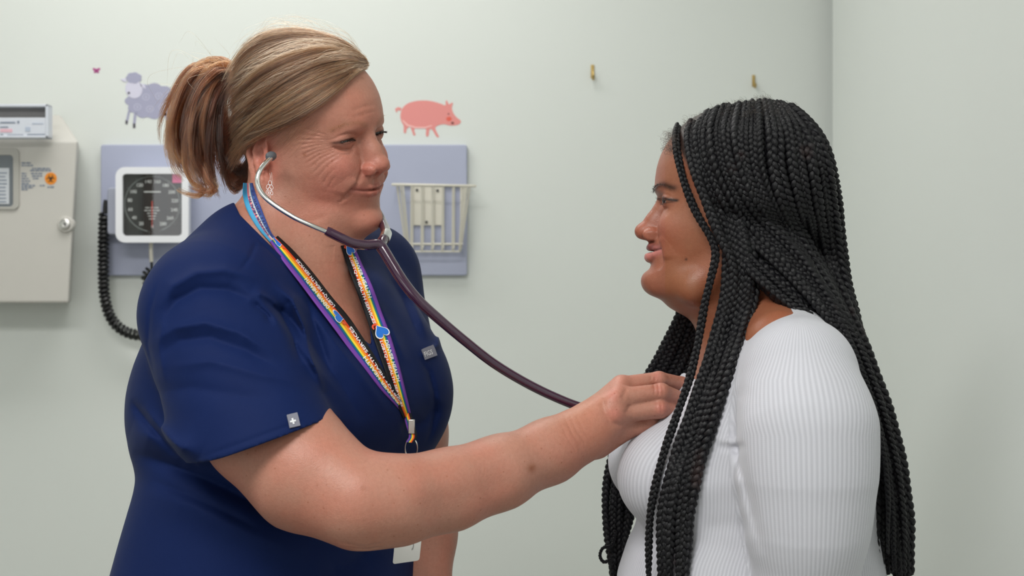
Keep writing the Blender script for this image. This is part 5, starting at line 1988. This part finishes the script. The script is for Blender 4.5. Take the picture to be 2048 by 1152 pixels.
b = MB().lathe([(.004, -.012), (.008, -.010), (.013, -.004), (.0205, -.002), (.0225, .001), (.0225, .005), (.019, .0075)], cp + Vector((.004, 0, 0)), axis='x', n=40)
unlocal(b.build('chest_piece', MAT_NICKEL, st))

# ---------------------------------------------------------------- earring
er = empty('earring', tuple(P(538, 376, -.108)))
tag(er, 'silver openwork drop earring hanging from the ear lobe beside the chrome tube', 'earring')
b = MB()
ye = -.112
b.tube([P(541, 352, ye), P(539, 346, ye), P(543, 345, ye), P(544, 356, ye), P(544, 372, ye)], .0002, 6)
b.tube([P(541, 352, ye), P(540, 360, ye)], .0003, 6)
unlocal(b.build('ear_wire', MAT_CHROME, er))
b = MB()
for (cx, cy, rx, ry, an) in ((540, 366, 3, 5, 0), (536, 373, 3, 5, .4), (543, 374, 3, 5, -.4), (539, 381, 4, 6, 0), (535, 384, 2.6, 5, .3), (543, 385, 2.6, 5, -.3), (538, 397, 2.4, 8, .1)):
    pts = []
    for a in np.linspace(0, 2 * PI, 18, endpoint=False):
        u, v = rx * math.cos(a), ry * math.sin(a)
        pts.append(P(cx + u * math.cos(an) - v * math.sin(an), cy + u * math.sin(an) + v * math.cos(an), ye))
    b.tube(pts, .00019, 5, closed=True)
unlocal(b.build('openwork_drop', MAT_CHROME, er))
# ================================================================ things on the wall
YW = WALL_Y
def W(px, py, d=0.0):
    """point seen at a pixel, d metres in front of the wall"""
    return P(px, py, YW - d)

MAT_BOARD = plain('lavender_grey_laminate', srgb(168, 173, 196), .45, noise_amt=.03)
MAT_WHITEP = plain('white_moulded_plastic', srgb(228, 229, 234), .35)
MAT_CREAM = plain('cream_enamel', srgb(212, 208, 196), .4)
MAT_BLACKR = plain('black_rubber', srgb(22, 22, 24), .38)
MAT_DARK = plain('dark_screw_steel', srgb(90, 90, 88), .4, .6)

a, b_ = W(201, 551, .018), W(934, 289, .018)
bd = MB(); bd.prism(round_rect(a.x, a.z, b_.x, b_.z, .006), YW - .018, YW - .0003)
board = tag(bd.build('mounting_board', MAT_BOARD, smooth=False, bevel=.0025), 'long lavender-grey board screwed to the wall behind the clinician', 'board')
FB_Y = YW - .018

# blood pressure gauge
gz = empty('blood_pressure_gauge', (W(303, 410, .05).x, FB_Y, W(303, 410, .05).z))
tag(gz, 'square white wall blood pressure gauge with black dial and black coiled tube', 'gauge')
D = .075
def G(px, py, d=D): return P(px, py, FB_Y - d)
c0, c1 = G(231, 485), G(377, 334)
rr = round_rect(c0.x, c0.z, c1.x, c1.z, .020, 8)
ri = round_rect(c0.x + .0145, c0.z + .0145, c1.x - .0145, c1.z - .0145, .008, 8)
back = round_rect(c0.x + .012, c0.z + .012, c1.x - .012, c1.z - .012, .016, 8)
b = MB()
n = len(rr)
vs = [(x, FB_Y - D, z) for x, z in ri] + [(x, FB_Y - D, z) for x, z in rr] + [(x, FB_Y - D + .022, z) for x, z in rr] + [(x, FB_Y - .0, z) for x, z in back] + [(x, FB_Y - D + .010, z) for x, z in ri]
fs = []
for i in range(n):
    j = (i + 1) % n
    for q in range(3): fs.append((q * n + i, (q + 1) * n + i, (q + 1) * n + j, q * n + j))
    fs.append((4 * n + i, i, j, 4 * n + j))
fs.append(tuple(range(4 * n - 1, 3 * n - 1, -1)))
b.add(vs, fs)
o = unlocal(b.build('case', MAT_WHITEP, gz)); o['label'] = 'white rounded case'
b = MB(); b.prism(ri, FB_Y - D + .009, FB_Y - D + .012)
dial = unlocal(b.build('dial', plain('black_dial', srgb(14, 16, 16), .6), gz, smooth=False)); dial['label'] = 'black dial face'
DY = FB_Y - D + .0087
MAT_DPRINT = plain('pale_dial_print', srgb(196, 200, 198), .5)
MAT_DDIM = plain('dim_dial_print', srgb(120, 128, 126), .5)
gc = (G(305, 408, D - .01).x, G(305, 408, D - .01).z)
R0 = .058
def flat_text(body, x, z, size, y, mat, parent, name='lettering', ang=0.0, bold=.0, width=None):
    vs, fs = text_mesh(body, size, bold * size, 'CENTER')
    A = np.array(vs)
    if width: A[:, 0] *= width / np.ptp(A[:, 0])
    ca, sa = math.cos(ang), math.sin(ang)
    m = MB(); m.add([(x + u * ca - v * sa, y, z + u * sa + v * ca) for u, v, _ in A], fs)
    return unlocal(m.build(name, mat, parent, smooth=False))
for i in range(0, 15):
    ang = math.radians(-90 - 24 * i * .97 - (6 if i else 0))
    flat_text(str(i * 20), gc[0] + R0 * .84 * math.cos(ang), gc[1] + R0 * .84 * math.sin(ang), .0100, DY, MAT_DPRINT, dial, name='numeral', bold=.02)
b = MB()
pts = [Vector((gc[0] + R0 * 1.02 * math.cos(math.radians(t)), DY - .0002, gc[1] + R0 * 1.02 * math.sin(math.radians(t)))) for t in np.linspace(-100, -430, 90)]
b.tube(pts, .0010, 4)
for i in range(0, 73):
    a = math.radians(-96 - 4.7 * i)
    r1 = 1.10 if i % 5 == 0 else 1.06
    b.tube([Vector((gc[0] + R0 * 1.02 * math.cos(a), DY - .0002, gc[1] + R0 * 1.02 * math.sin(a))), Vector((gc[0] + R0 * r1 * math.cos(a), DY - .0002, gc[1] + R0 * r1 * math.sin(a)))], .0005, 4)
unlocal(b.build('scale_ring', MAT_DDIM, dial, smooth=False))
b = MB()
for i, (w, k) in enumerate(((.030, 3), (.034, 4), (.022, 3), (.018, 2), (.014, 2))):
    x = -w / 2
    for j in range(k):
        ww = w / k * .82
        b.box((gc[0] + x + ww / 2, DY - .0002, gc[1] - .008 - .0060 * i), (ww, .0004, .0020)); x += w / k
b.box((gc[0], DY - .0002, gc[1] + .026), (.036, .0004, .0028))
unlocal(tag(b.build('dial_print', MAT_DPRINT, dial, smooth=False), kind='stuff'))
b = MB().tube([Vector((gc[0], DY - .002, gc[1] + .006)), Vector((gc[0], DY - .002, gc[1] - .05))], [.0013, .0007], 6)
unlocal(b.build('needle', plain('red_needle', srgb(206, 62, 44), .5), gz))
s0 = G(355, 357, D - .012)
b = MB().box((s0.x, DY - .0006, s0.z), (.020, .0006, .019))
o = unlocal(b.build('sticky_note', plain('pink_paper', srgb(226, 96, 150), .7), gz, smooth=False)); o['label'] = 'small pink sticker in the corner of the dial'
b = MB(); b.add([(x, FB_Y - D + .0045, z) for x, z in ri], [tuple(range(len(ri)))])
gl = NT('clear_cover_glass')
_tr = gl.n('ShaderNodeBsdfTransparent'); _gl = gl.n('ShaderNodeBsdfGlossy'); _gl.inputs['Roughness'].default_value = .01
_fr = gl.n('ShaderNodeFresnel'); _fr.inputs['IOR'].default_value = 1.9
_mx = gl.n('ShaderNodeMixShader'); gl.l(_fr.outputs[0], _mx.inputs[0]); gl.l(_tr.outputs[0], _mx.inputs[1]); gl.l(_gl.outputs[0], _mx.inputs[2])
gl.l(_mx.outputs[0], gl.t.nodes['Material Output'].inputs['Surface'])
unlocal(b.build('cover_glass', gl.m, gz, smooth=False))
# side holder
h0, h1 = G(218, 470, .03), G(236, 376, .03)
b = MB(); b.prism(round_rect(h0.x, h0.z, h1.x + .01, h1.z, .008), FB_Y - .045, FB_Y)
unlocal(b.build('tube_holder', plain('grey_plastic', srgb(160, 164, 180), .45), gz, bevel=.003))
b = MB().tube([G(212, 400, .03), G(211, 408, .03), G(210, 428, .03)], [.0045, .0055, .0055], 12)
unlocal(b.build('plug', MAT_BLACKR, gz))
def coil(path, r, wire, pitch, n_per=14, phase=0.0):
    C0 = spline(path, 200); L = np.linalg.norm(np.diff(C0, axis=0), axis=1).sum()
    turns = L / pitch; n = int(turns * n_per)
    C1 = spline(path, n); T = np.gradient(C1, axis=0); T /= np.linalg.norm(T, axis=1)[:, None]
    out = []
    for i in range(n):
        N_ = np.array((0, -1., 0)); N_ -= T[i] * (N_ @ T[i]); N_ /= np.linalg.norm(N_); B_ = np.cross(T[i], N_)
        a = 2 * PI * turns * i / n + phase
        out.append(Vector(C1[i] + (N_ * math.cos(a) + B_ * math.sin(a)) * r))
    return out
b = MB().tube(coil([G(209, 428, .03), G(207, 480, .03), G(207, 540, .03), G(209, 590, .03), G(220, 632, .03), G(242, 658, .03), G(275, 670, .03), G(330, 668, .03)], .0088, .0040, .0098), .0040, 7)
o = unlocal(b.build('coiled_tube', MAT_BLACKR, gz)); o['label'] = 'black coiled tube hanging in a loop'
b = MB().tube([G(302, 484, .04), G(302, 505, .04), G(303, 524, .04)], .0042, 10)
unlocal(b.build('tube_stub', MAT_CREAM, gz))
b = MB().tube([G(303, 524, .04), G(304, 545, .04)], .0030, 8)
b.tube(coil([G(300, 540, .03), G(292, 552, .03), G(296, 566, .03), G(320, 580, .03)], .008, .003, .009), .0032, 6)
unlocal(b.build('coiled_tube', MAT_BLACKR, gz))

# wire basket
bk = empty('wire_basket', tuple(P(865, 440, FB_Y)))
tag(bk, 'cream wire basket on a small backplate, mounted on the lavender board', 'basket')
p0, p1 = P(823, 451, FB_Y - .003), P(886, 369, FB_Y - .003)
b = MB().box(((p0.x + p1.x) / 2, FB_Y - .0025, (p0.z + p1.z) / 2), (p1.x - p0.x, .004, p1.z - p0.z))
unlocal(b.build('backplate', MAT_CREAM, bk, bevel=.001))
for (x, y) in ((834, 380), (875, 381), (853, 444), (890, 487)):
    c = P(x, y, FB_Y - .005)
    unlocal(MB().lathe([(.0032, 0), (.0030, -.0016), (.0018, -.0026)], c, n=14).build('screw', MAT_DARK, bk))
DEP = .085
def Bq(px, py, d): return P(px, py, FB_Y - d)
yt = 369
rim = [Bq(785, yt, DEP), Bq(951, yt + 3, DEP), Bq(938, yt + 3, .004), Bq(796, yt, .004)]
rp = []
for i in range(4):
    a, c = rim[i], rim[(i + 1) % 4]
    rp += [a.lerp(c, t) for t in (.04, .5, .96)]
unlocal(MB().tube(rp, .0030, 8, closed=True).build('rim', MAT_CREAM, bk))
def wire(pts, r=.0021, name='wire'):
    return unlocal(MB().tube(spline(pts, 22) if len(pts) > 2 else pts, r, 7).build(name, MAT_CREAM, bk))
zb = 503
for (xt, xb) in ((823, 822), (844, 843), (865, 864), (886, 884), (906, 905), (926, 919)):
    top = Bq(xt, yt + 2, DEP); bot = Bq(xb, zb - 4, .050); fb = Bq(xb + 1, zb, .046); bb = Bq(xb + 3, zb - 14, .008); bt = Vector((bb.x, FB_Y - .006, Bq(xb, yt + 2, .004).z))
    wire([top, top.lerp(bot, .5), bot, fb, fb.lerp(bb, .6), bb, bb.lerp(bt, .5), bt])
for (xt, xb, d0, d1) in ((794, 812, DEP - .005, .045), (801, 815, .055, .030), (806, 818, .025, .012), (940, 922, DEP - .01, .045), (934, 921, .05, .028), (930, 920, .022, .010)):
    a = Bq(xt, yt + 2, d0); c = Bq(xb, zb - 6, d1); wire([a, a.lerp(c, .5), c])
wire([Bq(812, zb - 15, .052), Bq(926, zb - 15, .052)]); wire([Bq(816, zb, .046), Bq(919, zb, .046)]); wire([Bq(816, zb - 14, .008), Bq(924, zb - 14, .008)])

# sharps disposal cabinet
sc_ = empty('sharps_cabinet', tuple(W(40, 610, .1)))
tag(sc_, 'beige locking sharps disposal cabinet with a window and orange biohazard sticker', 'cabinet')
MAT_BEIGE = plain('beige_moulded_plastic', srgb(196, 193, 187), .5, noise_amt=.03)
FD_ = .125
def Sx(px, py, d=FD_): return P(px, py, YW - d)
b = MB()
x_l = Sx(-150, 400).x
fr = [Vector((x_l, 0, Sx(0, 282).z)), Sx(150, 282), Sx(131, 606), Vector((x_l, 0, Sx(0, 606).z))]
tr_ = Sx(155, 282); br = Sx(137, 606)
bt = Vector((tr_.x - .035, YW - .0, W(100, 247, 0).z))
vs = [(x_l, YW - FD_, tr_.z), (tr_.x, YW - FD_, tr_.z), (br.x, YW - FD_, br.z), (x_l, YW - FD_, br.z),
      (x_l, YW - .0005, bt.z + .02), (W(120, 0).x, YW - .0005, bt.z + .02), (W(141, 0).x, YW - .0005, br.z), (x_l, YW - .0005, br.z), (W(158, 0).x, YW - .0005, tr_.z - .0)]
b.add(vs, [(0, 1, 2, 3), (0, 4, 5, 1), (1, 5, 8), (1, 8, 6, 2), (3, 2, 6, 7), (0, 3, 7, 4), (4, 7, 6, 8, 5)])
unlocal(b.build('body', MAT_BEIGE, sc_, smooth=False, bevel=.005, segs=3))
# viewing window
w0, w1 = Sx(-60, 419, FD_ + .004), Sx(38, 296, FD_ + .004)
b = MB(); ro = round_rect(w0.x, w0.z, w1.x, w1.z, .012); rn = round_rect(w0.x + .02, w0.z + .006, w1.x - .013, w1.z - .015, .008)
n = len(ro)
vs = [(x, YW - FD_ - .004, z) for x, z in ro] + [(x, YW - FD_ - .004, z) for x, z in rn] + [(x, YW - FD_ + .0, z) for x, z in rn] + [(x, YW - FD_ + .001, z) for x, z in ro]
fs = []
for i in range(n):
    j = (i + 1) % n
    fs += [(i, j, n + j, n + i), (n + i, n + j, 2 * n + j, 2 * n + i), (3 * n + i, 3 * n + j, j, i)]
b.add(vs, fs)
wf = unlocal(b.build('window_frame', plain('grey_beige_trim', srgb(172, 170, 164), .45), sc_, bevel=.001))
b = MB(); b.prism(rn, YW - FD_ - .0016, YW - FD_ - .0004)
pane = unlocal(b.build('window_pane', plain('smoked_window', srgb(104, 110, 116), .12), sc_, smooth=False))
lab = Sx(10, 372, FD_ + .002)
b = MB().box((lab.x - .006, YW - FD_ - .0021, lab.z), (.030, .0006, .076))
unlocal(b.build('container_label', plain('white_paper_label', srgb(196, 200, 206), .6), sc_, smooth=False))
MAT_GREYPRINT = plain('slate_print', srgb(120, 130, 148), .6)
b = MB()
for k in range(9):
    z = Sx(0, 346 + k * 7.2, FD_ + .003).z
    b.box((lab.x - .006 + RNG.normal(0, .001), YW - FD_ - .0027, z), (.022 * (.5 + .5 * RNG.random()), .0004, .0022))
unlocal(tag(b.build('fine_print', MAT_GREYPRINT, sc_, smooth=False), kind='stuff'))
b = MB()
rr_ = np.random.default_rng(5)
for row, (x0, x1, y) in enumerate(((43, 62, 326), (43, 66, 331), (64, 100, 337), (60, 102, 341), (43, 53, 347), (62, 86, 347), (43, 53, 352), (64, 84, 352), (43, 58, 357), (66, 78, 357), (43, 60, 362), (43, 58, 367), (43, 70, 371), (43, 66, 375), (43, 56, 379), (80, 89, 371), (95, 108, 374))):
    x = x0
    while x < x1:
        w = min(rr_.uniform(3, 9), x1 - x)
        a = Sx(x, y, FD_ + .0005); c = Sx(x + w, y, FD_ + .0005)
        b.box(((a.x + c.x) / 2, YW - FD_ - .0004, a.z), (c.x - a.x, .0006, .0030))
        x += w + 1.6
unlocal(tag(b.build('instruction_print', MAT_GREYPRINT, sc_, smooth=False), kind='stuff'))
# biohazard sticker
bc = Sx(101.5, 357, FD_ + .0006)
st2 = unlocal(MB().lathe([(.0128, 0), (.0128, -.0005)], (bc.x, YW - FD_ - .0002, bc.z), n=36).build('biohazard_sticker', plain('orange_sticker', srgb(232, 140, 30), .5), sc_, smooth=False))
st2['label'] = 'round orange sticker with black biohazard symbol'
b = MB(); yb2 = YW - FD_ - .0011
for k in range(3):
    a0 = PI / 2 + k * 2 * PI / 3
    cx, cz = bc.x + math.cos(a0) * .0048, bc.z + math.sin(a0) * .0048
    pts = [Vector((cx + .0040 * math.cos(a0 + t), yb2, cz + .0040 * math.sin(a0 + t))) for t in np.linspace(.6, 2 * PI - .6, 18)]
    b.tube(pts, np.interp(np.linspace(0, 1, 18), [0, .5, 1], [.0004, .0015, .0004]), 5)
b.tube([Vector((bc.x + .0026 * math.cos(t), yb2, bc.z + .0026 * math.sin(t))) for t in np.linspace(0, 2 * PI, 20, endpoint=False)], .0006, 5, closed=True)
unlocal(b.build('biohazard_symbol', plain('black_print', srgb(40, 28, 20), .6), st2))
# lock
lc = Sx(131, 449, FD_ + .004)
lc = Vector((lc.x, YW - FD_, lc.z))
unlocal(MB().lathe([(.0175, .010), (.0175, -.003), (.0155, -.006), (.012, -.006)], lc, n=36).build('lock_boss', MAT_BEIGE, sc_, bevel=.0))
lk = unlocal(MB().lathe([(.0115, -.0055), (.0115, -.009), (.0095, -.0105), (.0045, -.0105), (.0045, -.0075)], lc, n=32).build('lock', MAT_NICKEL, sc_))
unlocal(MB().box(lc + Vector((0, -.0102, 0)), (.0014, .002, .006)).build('key_slot', MAT_DARK, lk, smooth=False))
# transparent drop tray on top
t0, t1 = P(-60, 276, YW - .165), P(96, 208, YW - .165)
MAT_TRAY = plain('milky_tray_plastic', srgb(206, 210, 220), .25)
b = MB()
yf, yk = YW - .165, YW - .135
tk = .006
b.box(((t0.x + t1.x) / 2, (yf + yk) / 2, t1.z - tk / 2), (t1.x - t0.x, yk - yf, tk))
b.box(((t0.x + t1.x) / 2, (yf + yk) / 2, t0.z + tk / 2), (t1.x - t0.x, yk - yf, tk))
b.box((t1.x - tk / 2, (yf + yk) / 2, (t0.z + t1.z) / 2), (tk, yk - yf, t1.z - t0.z))
tray = unlocal(b.build('drop_tray', MAT_TRAY, sc_, smooth=False, bevel=.0015))
zz = P(0, 234, YW - .165).z
b = MB().box(((t0.x + t1.x) / 2, yf + .004, (t0.z + zz) / 2 + .002), (t1.x - t0.x - .010, .004, zz - t0.z - .006))
unlocal(b.build('front_flap', plain('white_label_plastic', srgb(208, 212, 222), .3), sc_, smooth=False, bevel=.001))
b = MB().box(((t0.x + t1.x) / 2, yf + .026, (t1.z + zz) / 2 - .002), (t1.x - t0.x - .014, .004, t1.z - zz - .008))
unlocal(b.build('tray_back', plain('dark_grey_plastic', srgb(132, 130, 132), .5), sc_, smooth=False))
b = MB()
for (xa, xb, y, h, mi) in ((0, 30, 245, 3, 0), (34, 38, 244, 5, 0), (0, 16, 254, 2.4, 0), (0, 24, 261, 7, 1), (0, 6, 269, 2.5, 0), (14, 46, 270, 2.5, 0), (54, 90, 269, 2.5, 0), (50, 60, 258, 9, 2), (64, 86, 247, 2, 2)):
    a = P(xa, y, yf); c = P(xb, y, yf)
    b.box(((a.x + c.x) / 2, yf + .0016, a.z), (c.x - a.x, .0008, h * .001), mi)
unlocal(tag(b.build('flap_print', [MAT_GREYPRINT, plain('pink_print', srgb(222, 178, 190), .6), plain('pale_print', srgb(176, 186, 204), .6)], sc_, smooth=False), kind='stuff'))

# ---------------------------------------------------------------- wall decals
def decal(b, poly, mi, lvl):
    b.prism([(W(x, y).x, W(x, y).z) for x, y in poly], YW - .0004 - .0003 * lvl, YW - .0001, mi)
def blob(cx, cy, rx, ry, n=28, lobes=0, amp=0.0, rot=0.0):
    out = []
    for i in range(n):
        a = 2 * PI * i / n
        k = 1 + amp * abs(math.sin(lobes * a / 2))
        u, v = rx * math.cos(a) * k, ry * math.sin(a) * k
        out.append((cx + u * math.cos(rot) - v * math.sin(rot), cy + u * math.sin(rot) + v * math.cos(rot)))
    return out
M_ = lambda n_, c: plain(n_, c, .6)
b = MB()
decal(b, blob(303, 202, 47, 32, 90, 11, .14), 0, 1)
decal(b, [(352, 206), (362, 202), (366, 210), (356, 216)], 0, 1)
for leg in ([(256, 222), (261, 222), (256, 244), (252, 242)], [(268, 226), (274, 226), (271, 248), (266, 248)], [(326, 226), (332, 224), (338, 240), (334, 244)], [(343, 222), (349, 220), (354, 238), (350, 240)]):
    decal(b, leg, 0, 1)
for hoof in ([(251, 240), (256, 242), (255, 249), (251, 248)], [(266, 247), (271, 247), (271, 256), (266, 256)]):
    decal(b, hoof, 3, 2)
decal(b, blob(268, 178, 17, 19, 24, rot=-.3), 1, 3)
decal(b, blob(268, 156, 14, 10, 40, 7, .16), 0, 4)
decal(b, [(241, 158), (252, 157), (254, 164), (246, 163)], 1, 3); decal(b, [(280, 166), (290, 170), (292, 178), (283, 174)], 1, 3)
decal(b, blob(258, 186, 2.6, 2.2, 12), 3, 5)
for cx, cy in ((292, 194), (318, 192), (275, 214), (300, 218), (325, 214), (340, 198)):
    ring = blob(cx, cy, 7.6, 6.6, 20); inner = blob(cx, cy, 6.2, 5.2, 20)
    for i in range(20):
        j = (i + 1) % 20
        decal(b, [ring[i], ring[j], inner[j], inner[i]], 2, 2)
    decal(b, blob(cx, cy, 2, 2, 10), 2, 2)
tag(b.build('sheep_decal', [M_('grey_lavender_vinyl', srgb(160, 160, 184)), M_('pale_lavender_vinyl', srgb(206, 204, 222)), M_('light_curl_vinyl', srgb(186, 186, 206)), M_('dark_hoof_vinyl', srgb(78, 74, 84))], smooth=False),
    'lavender-grey sheep wall sticker beside the ponytail', 'sticker')
b = MB()
pig = [(800, 232), (804, 216), (816, 206), (836, 201), (858, 201), (878, 206), (892, 212), (891, 204), (893, 199), (898, 210), (902, 206), (907, 205), (903, 214), (906, 226), (914, 236), (922, 241), (921, 247), (912, 251), (898, 251), (888, 248),
       (878, 250), (870, 254), (872, 262), (879, 274), (874, 276), (864, 258), (859, 258), (857, 274), (851, 272), (853, 256), (842, 256), (830, 255), (828, 262), (832, 270), (827, 272), (823, 260), (820, 252), (813, 258), (812, 267), (807, 266), (808, 252), (803, 244)]
for _ in range(2):
    q_ = []
    for i_ in range(len(pig)):
        a_, c_ = pig[i_], pig[(i_ + 1) % len(pig)]
        q_ += [(a_[0] * .78 + c_[0] * .22, a_[1] * .78 + c_[1] * .22), (a_[0] * .22 + c_[0] * .78, a_[1] * .22 + c_[1] * .78)]
    pig = q_
decal(b, pig, 0, 1)
decal(b, [(801, 222), (796, 220), (793, 226), (790, 218), (796, 214), (803, 216)], 0, 1)
belly = [(806, 240), (816, 249), (832, 254), (850, 254), (864, 250)]; b2_ = [(864, 252), (850, 257), (832, 257), (814, 252), (804, 241)]
for i in range(4):
    decal(b, [belly[i], belly[i + 1], b2_[3 - i], b2_[4 - i]], 1, 2)
decal(b, blob(898, 238, 5.5, 4.5, 16), 2, 2); decal(b, blob(905, 246, 3.0, 2.2, 12), 3, 3); decal(b, blob(897, 228, 1.6, 1.6, 10), 3, 3)
tag(b.build('pig_decal', [M_('salmon_vinyl', srgb(224, 142, 138)), M_('pale_pink_vinyl', srgb(240, 186, 182)), M_('red_cheek_vinyl', srgb(222, 96, 80)), M_('dark_vinyl', srgb(110, 50, 48))], smooth=False),
    'salmon pink pig wall sticker above the lavender board', 'sticker')
b = MB()
for dx, dy, rx, ry, r in ((-4, -2, 4, 2.6, .6), (4, -2, 4, 2.6, -.6), (-2.5, 3, 3, 2, -.5), (2.5, 3, 3, 2, .5), (0, 0, 1.4, 4, 0)):
    decal(b, blob(193 + dx, 141 + dy, rx, ry, 14, rot=r), 0, 1)
tag(b.build('butterfly_decal', M_('magenta_vinyl', srgb(176, 78, 140)), smooth=False), 'tiny magenta butterfly wall sticker above the gauge', 'sticker')

# brass hooks
MAT_BRASS = plain('worn_brass', (.50, .36, .14, 1), .38, .9)
for (x, y, lb, s) in ((1185, 147, 'small brass wall hook in the middle of the bare wall', 1.0), (1507, 165, 'small brass wall hook above the braided hair near the corner', .86)):
    h = empty('wall_hook', tuple(W(x, y)))
    tag(h, lb, 'hook', 'brass hooks on the wall')
    c = W(x, y)
    unlocal(MB().box(c + Vector((0, -.0012, .004 * s)), (.0075 * s, .0024, .030 * s)).build('plate', MAT_BRASS, h, bevel=.0006))
    unlocal(MB().tube([c + Vector((0, -.002, .006 * s)), c + Vector((.001, -.006, .0)), c + Vector((.001, -.010, -.010 * s)), c + Vector((.001, -.014, -.015 * s)), c + Vector((.001, -.020, -.013 * s)), c + Vector((.001, -.023, -.007 * s))], .0026 * s, 8).build('hook_arm', MAT_BRASS, h))
    unlocal(MB().lathe([(.0022, 0), (.0020, -.001)], c + Vector((0, -.0024, .015 * s)), n=10).build('nail_head', MAT_BRASS, h))
